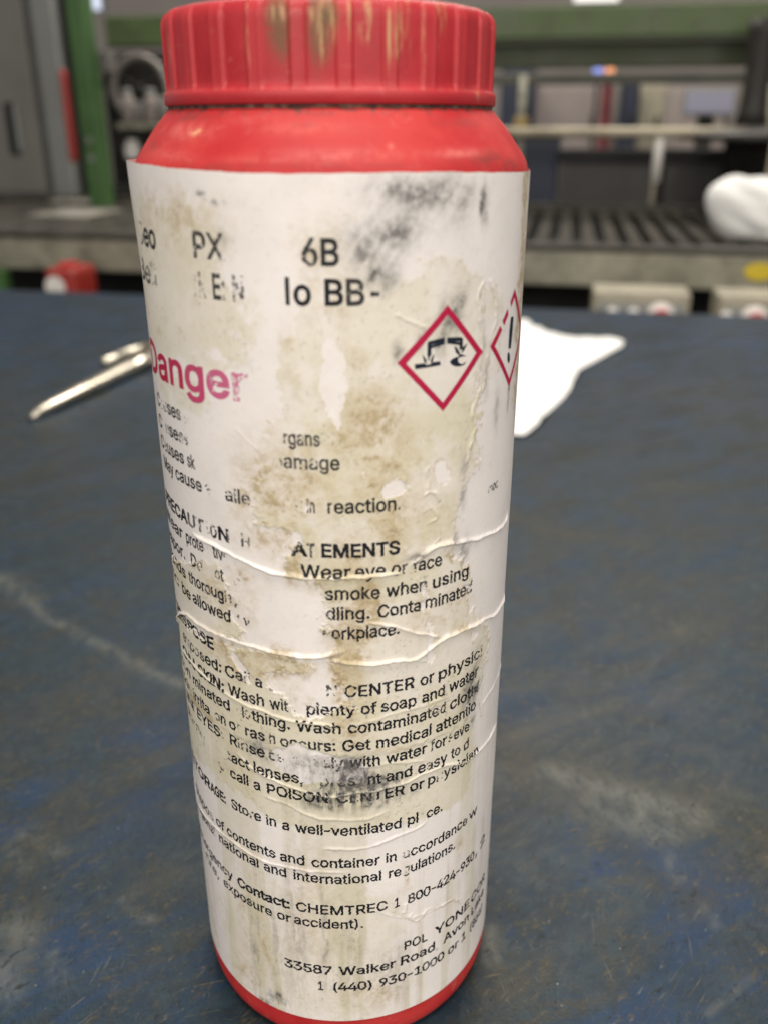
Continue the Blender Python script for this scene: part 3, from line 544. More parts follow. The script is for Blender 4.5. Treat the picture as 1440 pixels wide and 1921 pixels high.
line(-85.2, -.020, 3.05, [('PRECAUT', 313, 384, '9999954'), ('I', 388, 395, '2'), ('O', 396, 408, '6'), ('N', 410, 432, '9'), ('H', 453, 471, '7'), ('S', 507, 523, '4'), ('T', 530, 545, '6'), ('A', 549, 576, '8'), ('T', 577, 592, '5'), ('EMENTS', 603, 749, '9')], bold=B2)
line(-90.3, -.018, 3.05, [('Wear', 308, 344, '8999'), ('protec', 350, 392, '999962'), ('tive', 401, 430, '8964'), ('s', 530, 546, '5'), ('Wear', 566, 658, '9'), ('eye', 666, 723, '9'), ('or', 733, 763, '85'), ('face', 773, 827, '6999')])
line(-95.6, -.018, 3.05, [('vapor.', 318, 349, '899995'), ('Do', 359, 382, '95'), ('not', 395, 421, '246'), ('eat', 429, 454, '355'), ('smoke', 610, 713, '9'), ('when', 724, 800, '9986'), ('using', 809, 877, '98679')])
line(-100.6, -.014, 3.05, [('hands', 320, 351, '67899'), ('thorough', 357, 436, '99886885'), (',', 440, 446, '4'), ('n', 594, 611, '3'), ('dling.', 612, 694, '899999'), ('Conta', 708, 789, '99998'), ('minated', 796, 884, '9998764')])
line(-105.6, -.010, 3.05, [('to', 324, 340, '54'), ('be', 344, 360, '89'), ('allowed', 364, 435, '9888899'), ('t', 447, 453, '2'), ('v', 459, 470, '6'), ('workplace.', 598, 749, '5999999999')])
line(-115.5, -.008, 3.05, [('RES', 334, 353, '889'), ('POSE', 354, 403, '8999')], bold=B2)
line(-121.1, -.010, 3.05, [('exposed:', 346, 418, '54546999'), ('Call', 424, 472, '9655'), ('a', 480, 494, '7'), ('r', 505, 521, '4'), ('SO', 568, 606, '34'), ('N', 612, 634, '8'), ('CENTER', 646, 776, '9'), ('or', 787, 812, '9'), ('physici', 820, 902, '7889964')])
line(-126.2, -.008, 3.05, [('ON', 346, 369, '66', B2), ('SKIN:', 374, 423, '79999', B2), ('Wash', 431, 498, '9'), ('with', 508, 557, '8863'), ('plenty', 575, 666, '9'), ('of', 677, 706, '9'), ('soap', 714, 780, '9'), ('and', 790, 833, '987'), ('water', 841, 894, '99886')])
line(-131.3, -.010, 3.05, [('con', 344, 360, '656'), ('minated', 364, 434, '7888899'), ('clo', 445, 472, '364'), ('thing.', 475, 546, '9'), ('Wash', 558, 641, '9'), ('contaminate', 653, 822, '99999988866'), ('d', 824, 834, '6'), ('clothi', 842, 896, '888766')])
line(-136.4, -.006, 3.05, [('skin', 346, 362, '5564'), ('irrita', 365, 396, '688899'), ('on', 405, 426, '49'), ('or', 432, 453, '92'), ('ras', 461, 499, '678'), ('h', 506, 519, '5'), ('occurs:', 527, 631, '6657679'), ('Get', 642, 695, '9'), ('medical', 705, 808, '9'), ('attentio', 816, 891, '99999886')])
line(-141.5, -.006, 3.05, [('IN', 352, 366, '56'), ('EYES:', 371, 421, '98875'), ('Rinse', 432, 498, '74578'), ('cautiously', 505, 645, '5545445688'), ('with', 656, 714, '8999'), ('water', 724, 799, '9'), ('for', 806, 836, '598'), ('sever', 840, 884, '57774')])
line(-147.0, -.006, 3.05, [('Remo', 355, 386, '5443'), ('tact', 428, 469, '3788'), ('lenses,', 477, 570, '8999996'), ('pres', 600, 668, '4556'), ('ent', 672, 715, '578'), ('and', 724, 773, '9'), ('easy', 783, 837, '9569'), ('to', 845, 862, '76'), ('d', 868, 878, '6')])
line(-152.1, .001, 3.05, [('y', 412, 424, '3'), ('call', 433, 468, '9'), ('a', 477, 490, '8'), ('POISON', 501, 617, '999987'), ('CENTER', 631, 758, '656789'), ('or', 768, 794, '9'), ('physician', 801, 895, '746777766')])
line(-162.4, -.002, 3.05, [('STOR', 363, 396, '6677', B2), ('AGE:', 397, 425, '7876', B2), ('Store', 435, 491, '87657'), ('in', 500, 520, '9'), ('a', 530, 544, '9'), ('well-ventilated', 555, 753, '9'), ('pl', 763, 784, '98'), ('ce.', 799, 829, '9')])
line(-173.0, 0, 3.05, [('Dispos', 370, 402, '766654'), ('of', 407, 422, '89'), ('contents', 427, 518, '9'), ('and', 526, 573, '9'), ('container', 585, 712, '9'), ('in', 723, 744, '9'), ('accordance', 755, 875, '3999999986'), ('w', 879, 893, '6')])
line(-178.4, -.002, 3.05, [('regional', 374, 405, '66678854'), ('national', 412, 487, '9'), ('and', 496, 539, '9'), ('international', 551, 716, '9'), ('re', 728, 752, '9'), ('g', 757, 768, '4'), ('ulations.', 769, 853, '999999998')])
line(-189.1, -.002, 3.05, [('Emergency', 376, 438, '767777899'), ('Contact:', 447, 545, '9', B2), ('CHEMTREC', 556, 727, '88888887'), ('1', 739, 749, '8'), ('800-424-930', 764, 888, '58888888887'), (',', 890, 894, '6'), ('2', 899, 908, '6')])
line(-194.0, -.002, 3.05, [('fire,', 388, 413, '55654'), ('exposure', 421, 512, '68999999'), ('or', 521, 546, '9'), ('accident).', 553, 682, '9')])
line(-205.8, -.002, 3.05, [('POL', 757, 801, '997'), ('YONE', 815, 879, '9'), ('COR', 882, 907, '887')], bold=18)
line(-211.1, -.003, 3.05, [('33587', 535, 624, '9'), ('Walker', 637, 741, '9'), ('Road,', 750, 822, '99873'), ('Avon', 831, 878, '9'), ('Lake', 882, 905, '9888')], bold=18)
line(-217.2, -.003, 3.05, [('1', 597, 607, '9'), ('(440)', 623, 700, '9'), ('930-1000', 711, 832, '99998668'), ('or', 839, 858, '9'), ('1', 864, 872, '9'), ('(866)', 879, 903, '98887')], bold=18)
line(-77.6, 0, 2.2, [('moc', 913, 932, '465')], name='printed_fragment')

# pictograms
def shape(name, loops, mat, ink=1.0, grid=.45):
    P, F = tess([list(l) for l in loops], grid)
    return ink_mesh(name, [(P, F, np.full(len(P), ink))], mat, label, lift=.045)
def Z3(x, y): return cyl(730+x/5.333, 440+y/5.333)
out1 = [Z3(580, 705), Z3(75, 1285), Z3(530, 1765), Z3(925, 1170)]
in1 = [Z3(580, 800), Z3(165, 1290), Z3(530, 1680), Z3(865, 1180)]
shape('hazard_diamond', [out1, in1[::-1]], M_CRIM, 1.0)
def bar(a, b, w):
    (x0, y0), (x1, y1) = Z3(*a), Z3(*b); dx, dy = x1-x0, y1-y0; l = math.hypot(dx, dy); ox, oy = -dy/l*w/2, dx/l*w/2
    return [(x0+ox, y0+oy), (x1+ox, y1+oy), (x1-ox, y1-oy), (x0-ox, y0-oy)]
def ccw(P): return P if area2(P) > 0 else P[::-1]
cor = [ccw(l) for l in (
 [Z3(248, 1298), Z3(350, 1285), Z3(360, 1302), Z3(410, 1296), Z3(420, 1276), Z3(505, 1266), Z3(508, 1306), Z3(255, 1347)],
 bar((386, 1090), (550, 1048), .85), bar((400, 1128), (550, 1080), .6), bar((398, 1080), (396, 1215), .95), bar((375, 1210), (410, 1208), .5),
 bar((575, 1050), (722, 1046), .85), bar((575, 1075), (715, 1092), .6), bar((716, 1040), (712, 1150), .9),
 [Z3(325, 1200), Z3(362, 1240), Z3(372, 1290), Z3(345, 1275)], [Z3(450, 1190), Z3(430, 1270), Z3(405, 1285), Z3(418, 1230)], [Z3(382, 1225), Z3(400, 1225), Z3(396, 1262), Z3(384, 1258)],
 [Z3(645, 1115), Z3(668, 1125), Z3(700, 1180), Z3(690, 1205), Z3(660, 1180)], [Z3(778, 1085), Z3(740, 1165), Z3(712, 1190), Z3(735, 1120)], [Z3(690, 1190), Z3(770, 1213), Z3(718, 1222), Z3(688, 1235)],
 [Z3(600, 1270), Z3(630, 1240), Z3(672, 1222), Z3(692, 1226), Z3(682, 1250), Z3(688, 1280), Z3(720, 1296), Z3(766, 1268), Z3(745, 1300), Z3(700, 1318), Z3(655, 1318), Z3(615, 1300)],
)]
shape('corrosion_symbol', cor, M_NAVY, 1.0, .4)
dw = Z3(1000, 1160)[0]-out1[1][0]; dz = Z3(1165, 1540)[1]-out1[2][1]
out2 = [(x+dw, z+dz) for x, z in out1]; in2 = [(x+dw, z+dz) for x, z in in1]
t = .50; mixp = lambda a, b, t: (a[0]+(b[0]-a[0])*t, a[1]+(b[1]-a[1])*t)
shape('hazard_diamond', [ccw([out2[0], mixp(out2[0], out2[1], .22), mixp(in2[0], in2[1], .20), in2[0], in2[3], in2[2], in2[1], mixp(in2[1], in2[0], .33), mixp(out2[1], out2[0], .36), out2[1], out2[2], out2[3]]),
                         ccw([mixp(out2[0], out2[1], .34), mixp(out2[0], out2[1], .56), mixp(in2[0], in2[1], .58), mixp(in2[0], in2[1], .36)])], M_CRIM, .97)
shape('exclamation_symbol', [ccw([Z3(1212, 822), Z3(1238, 820), Z3(1228, 960), Z3(1208, 1140), Z3(1186, 1140), Z3(1196, 960)]),
      ccw([Z3(1187+13*math.cos(a), 1230+55*math.sin(a)) for a in np.linspace(0, 5.9, 14)])], M_NAVY, 1.0)

# --- the red plastic wall, shoulder and base
s = NT('red_plastic_wall'); n = s.noise(60, 6, .6); n2 = s.noise(420, 5, .65)
zc = s.n('ShaderNodeSeparateXYZ'); s.L(s.coord(), zc.inputs[0])
c = s.mix(s.rng(n, .35, .65), (.42, .018, .021), (.49, .036, .034))
c = s.mix(s.rng(s.noise(140, 8, .7, .4), .56, .74, 0, .45), c, (.62, .20, .17))
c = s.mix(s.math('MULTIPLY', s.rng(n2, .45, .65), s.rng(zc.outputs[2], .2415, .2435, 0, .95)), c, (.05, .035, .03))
c = s.mix(s.rng(s.noise(38, 7, .75, .8), .64, .72, 0, .5), c, (.22, .05, .045))
c = s.mix(s.math('MULTIPLY', s.attr('pale'), s.rng(n2, .32, .62, .15, .8)), c, (.64, .17, .15))
c = s.mix(s.math('MULTIPLY', s.attr('soil'), s.rng(n2, .36, .60, .1, .9)), c, (.16, .035, .03))
c = s.mix(s.math('MULTIPLY', s.attr('dab'), s.rng(n2, .3, .5)), c, (.70, .40, .22))
s.bump(n2, .3, .0002)
M_RED = s.fin(c, s.rng(n, .3, .7, .50, .66), 0, .35)
s.b.inputs['Subsurface Weight'].default_value = .08; s.b.inputs['Subsurface Radius'].default_value = (.004, .001, .001)
prof = [(.0330, .0034), (.0338, .0034), (.0346, .0032), (.0354, .0027), (.0364, .0016), (.0377, .0002), (.0387, -.0010), (.0396, -.0022), (.0406, -.0036), (.0415, -.0048), (.0424, -.0061), (.0431, -.0073), (.0435, -.0086), (.0437, -.0105), (.0437, -.12), (.0437, -.2325), (.04365, -.2345), (.0434, -.2362), (.0428, -.2380), (.0418, -.2393), (.0405, -.24015), (.039, -.2405), (.034, -.2398), (.0, -.2390)]
pf = [(r, z+.2405) for r, z in prof]
pf[0:0] = [(.0325, .2405+.006), (.0328, .2405+.0045)]
pf2 = []
for (r0, z0_), (r1, z1_) in zip(pf, pf[1:]):
    k = max(1, min(40, int(math.hypot(r1-r0, z1_-z0_)/.0005))) if max(z0_, z1_) > .224 else 1
    pf2 += [(r0+(r1-r0)*i/k, z0_+(z1_-z0_)*i/k) for i in range(k)]
pf = pf2+[pf[-1]]
nz_, na = len(pf), 720
A = np.linspace(0, 2*math.pi, na, endpoint=False)
R_ = np.array([p[0] for p in pf])[:, None]; Z_ = np.array([p[1] for p in pf])[:, None]
Vb = np.stack([R_*np.sin(A), -R_*np.cos(A), Z_+0*A], -1)[::-1].reshape(-1, 3)
Aw = np.where(A > math.pi, A-2*math.pi, A)[None]*R_*1000+0*Z_; Zw_ = Z_*1000+0*A[None]
def wblob(T, px, py, R, ra, rz, k):
    s0, z0 = cyl(px, py, R); s0 *= R/BR
    T[:] = np.maximum(T, k*np.exp(-(((Aw-s0)/ra)**2+((Zw_-z0)/rz)**2)))
pale = np.zeros(Aw.shape); soil = np.zeros(Aw.shape); dab = np.zeros(Aw.shape)
for q in ((330,245,.039,7,1.6,.8),(300,290,.043,8,1.0,.5),(560,240,.037,9,1.2,.4),(640,292,.043,12,1.0,.55),(870,288,.043,7,.8,.9),(740,275,.041,.6,.5,1.0),(500,300,.043,9,.6,.4),(450,225,.037,6,1,.35)): wblob(pale, *q)  # whitish scuffs and smears, plus highlights painted at the upper left
for q in ((925,300,.043,5,1.4,.9),(960,310,.0435,4,1.5,.8),(880,305,.0435,5,1.0,.5),(560,235,.037,2,.5,.5),(275,275,.042,4,1.0,.4),(890,230,.037,7,.8,.5),(330,222,.036,6,.6,.7),(620,312,.0436,30,.5,.35),(400,318,.0437,9,.6,.5)): wblob(soil, *q)
for q in ((345,250,.040,1.3,.35,1.0),(352,246,.040,.7,.3,1.0)): wblob(dab, *q)
me = grid_mesh('bottle_wall', Vb, nz_, na, True)
for nm_, T in (('pale', pale), ('soil', soil), ('dab', dab)): put(me, nm_, T[::-1])
link_mesh('bottle_wall', me, M_RED, bottle)
# dirt ring packed under the cap
s = NT('packed_grime'); n = s.noise(500, 6, .7)
M_GRIME = s.fin(s.mix(s.rng(n, .4, .66), (.025, .018, .014), (.16, .12, .09)), .8)
nr = 300; rows = []
for r, z in ((.0342, .0022), (.0349, .0029), (.0350, .0036), (.0343, .0044), (.0330, .0050)):
    w = .0003*np.interp(np.linspace(0, 60, nr), np.arange(61), np.random.default_rng(int(z*1e5)).random(61))
    rows.append(np.stack([(r+w)*np.sin(np.linspace(0, 2*math.pi, nr, endpoint=False)), -(r+w)*np.cos(np.linspace(0, 2*math.pi, nr, endpoint=False)), np.full(nr, z+.2405)+w], -1))
me = grid_mesh('neck_ring', np.concatenate(rows), 5, nr, True); link_mesh('neck_ring', me, M_GRIME, bottle)

# --- the screw cap: shallow wide flutes, a plain rim, rounded top edge
NR = 26; na = 1560; zb, zt = .0036, .0213
A = np.linspace(0, 2*math.pi, na, endpoint=False)
sx0 = cyl(598, 100, .0352)[0]/(BR*1000)
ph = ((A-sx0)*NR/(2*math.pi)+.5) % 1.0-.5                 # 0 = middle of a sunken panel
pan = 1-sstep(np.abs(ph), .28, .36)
crest = np.exp(-((np.abs(ph)-.37)/.03)**2)
zz = [zb, zb, zb+.0003, zb+.0018, zb+.0023, zb+.0026, zb+.0031, zb+.0040]+list(np.linspace(zb+.005, zt-.0038, 30))+[zt-.0030, zt-.0022, zt-.0014, zt-.0007, zt-.0002, zt, zt, zt]
rr = [.0338, .0355, .0358, .0358, .03575, .03545, .0352, .0352]+[.0352]*30+[.0352, .0351, .0348, .0343, .0335, .0325, .0315, .0]
pw = [0, 0, 0, 0, 0, .35, .8, 1]+[1]*30+[1, .9, .75, .5, .3, .1, 0, 0]
zz, rr, pw = np.array(zz)[:, None], np.array(rr)[:, None], np.array(pw)[:, None]
Rc = rr-pw*.00052*pan+pw*.00010*crest
capV = np.stack([Rc*np.sin(A), -Rc*np.cos(A), zz+.2405+0*A], -1)
shc = (len(zz), na)
grime = np.zeros(shc); dark = np.zeros(shc)
Ag = np.degrees(np.where(A > math.pi, A-2*math.pi, A))[None]+0*zz; Zc = zz*1000+0*A[None]
def cblob(px, py, ra, rz, k, T):
    s0, z0 = cyl(px, py, .0350); a0 = math.degrees(s0/1000/.0350); z0 -= 240.5
    T[:] = np.maximum(T, k*np.exp(-(((Ag-a0)/ra)**2+((Zc-z0)/rz)**2)**1.5))
for b in ((520,40,4.0,5.5,.9),(528,70,2.5,4,.9),(592,30,2.0,8,.8),(600,60,3.6,5,.95),(612,25,3.5,3,1.0),(590,95,1,3,.6)): cblob(*b, dark)
for b in ((465,40,.5,5,1.0),(463,75,.5,2,.8),(520,25,3,1.5,.7),(612,45,2.6,4,.9),(606,80,1.2,3,.9),(585,15,1,2,.9),(685,60,1.8,1.6,.9),(690,30,1.4,3.5,.8),(655,30,.7,4,.7),(728,60,.5,5,1.0),(750,60,2.6,4.5,.75),(768,60,.6,6,.9),(745,100,2.2,1.2,.7),(795,70,.6,5,.7),(825,45,1.2,4,.6),(838,30,.6,3,.6),(321,90,.4,3,1.0),(312,118,.5,1,.9),(318,190,3,2,.5),(890,175,2,1,.4),(300,30,2,2,.4)): cblob(*b, grime)
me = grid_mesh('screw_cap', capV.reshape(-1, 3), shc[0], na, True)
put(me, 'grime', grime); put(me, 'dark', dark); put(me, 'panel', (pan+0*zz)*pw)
s = NT('red_plastic_cap'); n = s.noise(700, 5, .7); n0 = s.noise(90, 6, .6); st_ = s.noise(900, 4, .7, 0, s.coord((1, 1, .12)))
c = s.mix(s.rng(n0, .35, .65), (.36, .012, .020), (.43, .020, .028))
c = s.mix(s.rng(s.attr('panel'), .15, .85, .45, 0), c, (.48, .036, .042))  # ribs tinted paler: their contrast of light and shade put into the colour
c = s.mix(s.math('MULTIPLY', s.attr('dark'), s.rng(n, .25, .5, .3, 1.0)), c, (.14, .075, .03))
c = s.mix(s.math('MULTIPLY', s.attr('grime'), s.rng(st_, .42, .60)), c, (.56, .36, .17))
c = s.mix(s.rng(s.noise(240, 7, .75, 1.0), .60, .72, 0, .35), c, (.66, .22, .20))
zc = s.n('ShaderNodeSeparateXYZ'); s.L(s.coord(), zc.inputs[0])
c = s.mix(s.math('MULTIPLY', s.rng(n, .42, .62), s.math('MULTIPLY', s.rng(zc.outputs[2], .2455, .2475, 1, 0), s.rng(zc.outputs[2], .2462, .2468, 0, .6))), c, (.30, .16, .12))
c = s.mix(s.math('MULTIPLY', s.rng(s.noise(60, 3, .6, 0, s.coord((1, 1, 22))), .66, .72, 0, .30), s.rng(n0, .4, .6)), c, (.62, .25, .22))
s.bump(n, .25, .0002)
M_CAP = s.fin(c, s.rng(n0, .3, .7, .38, .54), 0, .42)
s.b.inputs['Subsurface Weight'].default_value = .06; s.b.inputs['Subsurface Radius'].default_value = (.003, .001, .001)
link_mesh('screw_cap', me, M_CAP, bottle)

# ------------------------------------------------------------------ the bench and what lies on it
RZ = math.radians(-14)
def thing(name, u, v, z, label, cat, group=None):
    return empty(name, uv(u, v, z), label, cat, group, RZ)
def box(name, par, x0, x1, y0, y1, z0, z1, mat, bevel=.002):
    return bm_obj(name, box_bm(x0, x1, y0, y1, z0, z1), mat, par, bevel=bevel)
EDGE_V = 1.310
bench = thing('work_bench', -.35, 0, 0, 'steel workbench with scuffed dark blue painted top, grimy and scratched', 'workbench')
# the top: a dense sheet near the camera that carries the wear marks, as one piece with its edge
ug = np.concatenate([np.arange(-1.5, -.32, .06), np.arange(-.32, .36, .003), np.arange(.36, 1.7, .06)])
vg = np.concatenate([np.arange(-.55, .10, .05), np.arange(.10, .75, .003), np.arange(.75, EDGE_V-.01, .03), [EDGE_V-.004, EDGE_V-.001, EDGE_V]])
zdrop = np.zeros(len(vg)); zdrop[-2:] = (-.001, -.004)
Ug, Vg = np.meshgrid(ug, vg)
rows = np.stack([Ug, Vg, np.broadcast_to(zdrop[:, None], Ug.shape)], -1)
down = np.stack([ug, np.full(len(ug), EDGE_V), np.full(len(ug), -.05)], -1)[None]
under = np.stack([ug, np.full(len(ug), -.55), np.full(len(ug), -.05)], -1)[None]
front = np.stack([ug, np.full(len(ug), -.55), np.full(len(ug), 0)], -1)[None]
allv = np.concatenate([rows, down, under, front-np.array([0, 0, .0005])])
me = grid_mesh('bench_top', (allv-np.array([-.35, 0, 0])).reshape(-1, 3), allv.shape[0], allv.shape[1])
for p in list(me.polygons)[-3*(len(ug)-1):]: p.use_smooth = False
# world coordinates of every vertex, for the marks
co = np.array(E_)[None]*Ug.reshape(-1, 1)+np.array(N_)[None]*(Vg.reshape(-1, 1)+CAM.dot(N_))
WX, WY = co[:, 0].reshape(Ug.shape), co[:, 1].reshape(Ug.shape)
sm = np.zeros(Ug.shape); ol = np.zeros(Ug.shape); bl = np.zeros(Ug.shape)
def strokes(T, pts, w, k, soft=1.5):
    P = [on_table(*p) for p in pts]; D = np.full(T.shape, 9.0)
    for a, b in zip(P, P[1:]):
        dx, dy = b.x-a.x, b.y-a.y; t = np.clip(((WX-a.x)*dx+(WY-a.y)*dy)/(dx*dx+dy*dy), 0, 1)
        D = np.minimum(D, np.hypot(WX-a.x-t*dx, WY-a.y-t*dy))
    T[:] = np.maximum(T, k*np.exp(-(D/w)**soft))
strokes(sm, [(-20,1075),(25,1105),(55,1125),(90,1160),(140,1185),(200,1215),(260,1245),(340,1285)], .0028, .8)
strokes(sm, [(5,1085),(55,1125)], .006, .6); strokes(sm, [(250,1250),(300,1270)], .005, .35)
strokes(sm, [(1035,1450),(1120,1475),(1200,1500),(1300,1530)], .007, .75, 2.2); strokes(sm, [(1100,1500),(1170,1545),(1260,1560)], .006, .55, 2); strokes(sm, [(1090,1520),(1250,1555)], .009, .35, 2)
strokes(ol, [(980,1420),(1150,1470),(1420,1560)], .022, .95, 2); strokes(ol, [(905,1420),(945,1560)], .008, .8, 2)
strokes(sm, [(1190,1500),(1215,1580)], .0016, .9); strokes(sm, [(1230,1570),(1275,1650)], .0016, .6); strokes(sm, [(1320,1700),(1345,1740)], .0016, .4)
strokes(sm, [(905,1440),(940,1460)], .006, .35); strokes(sm, [(915,1745),(922,1800)], .0030, .75, 2)
strokes(sm, [(40,1570),(60,1560),(110,1600)], .003, .5); strokes(sm, [(20,1590),(45,1630)], .003, .4); strokes(sm, [(30,1740),(45,1760)], .006, .6, 2); strokes(sm, [(5,1820),(10,1860)], .006, .6, 2)
strokes(sm, [(95,1790),(110,1830),(120,1850)], .002, .5); strokes(sm, [(15,1780),(60,1800)], .002, .4); strokes(sm, [(235,1690),(250,1672)], .0016, .7); strokes(sm, [(245,1705),(290,1730)], .0012, .6)
strokes(sm, [(1270,1185),(1290,1175)], .006, .3); strokes(sm, [(1330,1900),(1410,1830)], .0012, .45)
strokes(ol, [(20,1380),(90,1330),(200,1320)], .012, .7, 2); strokes(ol, [(170,1300),(330,1330)], .014, .6, 2); strokes(ol, [(0,1640),(60,1600),(110,1520)], .006, .7, 2)
strokes(ol, [(945,968),(1060,1000),(1180,1020)], .012, .75, 2); strokes(ol, [(1250,915),(1300,915)], .015, .8, 2); strokes(ol, [(1180,740),(1260,735)], .03, .6, 2); strokes(ol, [(1300,720),(1420,800)], .05, .5, 2)
strokes(ol, [(1300,1700),(1400,1600),(1440,1580)], .008, .8, 2); strokes(ol, [(60,1700),(40,1740)], .01, .8, 2); strokes(ol, [(280,1650),(320,1640)], .006, .6, 2); strokes(ol, [(120,1460),(150,1540)], .007, .6, 2)
strokes(ol, [(60,900),(-40,760)], .06, .5, 2); strokes(ol, [(950,1840),(900,1921)], .006, .6, 2); strokes(ol, [(0,1430),(60,1400)], .02, .35, 2)
for a, b in (((60,1860),(110,1900)),((130,1740),(220,1840)),((180,1600),(260,1520)),((1080,1600),(1130,1640)),((1270,1740),(1420,1860)),((1250,1620),(1400,1700)),((1100,1900),(1300,1921)),((20,1540),(80,1500)),((260,1380),(330,1420)),((1200,1300),(1280,1330)),((940,1300),(1010,1350))): strokes(bl, [a, b], .012, .9, 2)
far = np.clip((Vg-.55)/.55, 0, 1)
bl = np.maximum(bl, .75*far)  # bluer towards the far edge: reflected sheen put into the colour
def pad(T): return np.concatenate([T, np.zeros((3, T.shape[1]))])
put(me, 'scuff', pad(sm)); put(me, 'grime', pad(ol)); put(me, 'blue', pad(bl))
s = NT('worn_blue_paint')
dg = s.coord((1, .30, 1), (0, 0, .75))
nA = s.noise(52, 9, .74, .7, dg); nB = s.noise(110, 8, .72, .5); nC = s.noise(7, 5, .6, .4); nD = s.noise(190, 7, .72, .2, s.coord((1, .5, 1), (0, 0, -.5)))
nE = s.noise(900, 4, .7); nF = s.noise(24, 8, .72, .6)
nG = s.noise(420, 5, .7, .4, s.coord((1, .45, 1), (0, 0, .6)))
sA, gA, bA = s.attr('scuff'), s.attr('grime'), s.attr('blue')
c = s.mix(s.rng(nB, .40, .60), (.0070, .0180, .0290), (.0130, .0300, .0420))
c = s.mix(s.math('MULTIPLY', s.rng(nA, .50, .58, 0, .9), s.rng(nD, .40, .58, .25, 1)), c, (.0080, .0280, .0620))
c = s.mix(s.math('MULTIPLY', s.rng(nF, .47, .57, 0, .95), s.rng(nD, .40, .60, .3, 1)), c, (.0165, .0215, .0205))
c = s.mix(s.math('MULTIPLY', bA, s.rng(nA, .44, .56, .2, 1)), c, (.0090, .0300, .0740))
c = s.mix(s.math('MULTIPLY', s.rng(nA, .35, .46, .9, 0), s.rng(nD, .38, .6, .3, 1)), c, (.0230, .0215, .0135))
c = s.mix(s.rng(nC, .46, .66, 0, .4), c, (.0130, .0260, .0340))
c = s.mix(s.math('MULTIPLY', gA, s.rng(nB, .38, .56, .15, .7)), c, (.0360, .0340, .0225))
c = s.mix(s.math('MULTIPLY', sA, s.rng(s.math('ADD', s.math('MULTIPLY', nD, .5), s.math('MULTIPLY', nA, .5)), .40, .56)), c, (.115, .120, .105))
c = s.mix(s.math('MULTIPLY', s.rng(nG, .54, .64, 0, .8), s.rng(nF, .42, .56)), c, (.055, .045, .025))
c = s.mix(s.math('MULTIPLY', s.rng(nG, .36, .44, .8, 0), s.rng(nB, .40, .58)), c, (.0040, .0060, .0080))
c = s.mix(s.math('MULTIPLY', s.rng(nG, .62, .68, 0, .8), s.rng(nA, .48, .56)), c, (.085, .105, .135))
c = s.mix(s.rng(nE, .58, .74, 0, .5), c, (.060, .060, .054))
for rot, k, col in ((.6, .66, (.085, .085, .070)), (-.5, .68, (.110, .085, .045)), (1.5, .70, (.065, .085, .105)), (.2, .70, (.10, .10, .095)), (-1.0, .69, (.10, .09, .07))):
    for fq, kk in ((55, .01), (130, .03)):
        sc_ = s.noise(fq, 3, .5, .25, s.coord((1, 26, 1), (0, 0, rot*2.3+fq*.013)))
        gate = s.rng(s.noise(30+rot*9+fq*.2, 4, .6), .50, .60)
        c = s.mix(s.math('MULTIPLY', s.rng(sc_, k+kk-.035, k+kk+.02, 0, .9), gate), c, col)
vo = s.n('ShaderNodeTexVoronoi'); vo.inputs['Scale'].default_value = 420; s.L(s.coord(), vo.inputs['Vector'])
sep = s.n('ShaderNodeSeparateColor'); s.L(vo.outputs['Color'], sep.inputs[0])
c = s.mix(s.math('MULTIPLY', s.rng(vo.outputs['Distance'], .05, .20, .7, 0), s.math('MULTIPLY', s.rng(sep.outputs[0], .88, .92), s.rng(nB, .46, .56))), c, (.19, .15, .085))
c = s.mix(s.math('MULTIPLY', s.rng(vo.outputs['Distance'], .04, .13, .9, 0), s.rng(sep.outputs[1], .975, .985)), c, (.42, .42, .40))
s.bump(s.math('ADD', nD, s.math('MULTIPLY', nE, .5)), .45, .0005)
M_BENCH = s.fin(c, s.rng(nA, .3, .7, .34, .54), 0, .26)
for nd in list(s.t.nodes):
    if nd.bl_idname == 'ShaderNodeSeparateColor' and not nd.inputs[0].is_linked: s.t.nodes.remove(nd)
link_mesh('bench_top', me, M_BENCH, bench)
M_STEELD = simple('dark_painted_steel', (.03, .035, .045), .5)
for du, dv in ((-1.05, -.45), (-1.05, 1.2), (1.95, -.45), (1.95, 1.2)):
    box('leg', bench, du-.04, du+.04, dv-.04, dv+.04, -.9, -.05, M_STEELD, .004)

# white cloth lying behind the bottle
M_CLOTH = simple('white_cloth', (.88, .88, .86), .85, 0, .03, 60)
outl = [(973,602),(1000,616),(1024,625),(1052,631),(1080,636),(1120,637),(1160,640),(1170,645),(1166,655),(1150,662),(1132,671),(1112,682),(1091,694),(1078,714),(1069,734),(1056,750),(1040,766),(1024,782),(1008,802),(992,816),(980,822),(962,820)]
Wp = [on_table(*p) for p in outl]+[Vector((.09, .50, 0)), Vector((.04, .60, 0)), Vector((.02, .76, 0)), Vector((.07, .90, 0)), Vector((.16, .99, 0))]
base = Vector((.17, .74, 0)); cl = empty('white_cloth', base, 'flat white cloth wipe spread on the blue bench behind the bottle', 'cloth')
P2 = [(p.x-base.x, p.y-base.y) for p in Wp]
Vc, Fc = tess([P2 if area2(P2) > 0 else P2[::-1]], .012)
bm = bmesh.new()
edge_d = lambda x, y: min(math.hypot(x-a[0], y-a[1]) for a in P2)
def clz(x, y, lift): 
    w = .0035*(1+math.sin(x*38+y*21))*(.6+.4*math.sin(y*47-x*13))
    return .0012+w*min(1, edge_d(x, y)/.03+.25)+lift
top = [bm.verts.new((x, y, clz(x, y, .0008))) for x, y in Vc]; bot = [bm.verts.new((x, y, clz(x, y, 0)-.0004)) for x, y in Vc]
cnt = {}
for f in Fc:
    bm.faces.new([top[i] for i in f]); bm.faces.new([bot[i] for i in reversed(f)])
    for a, b in zip(f, f[1:]+f[:1]): cnt[(a, b)] = 1
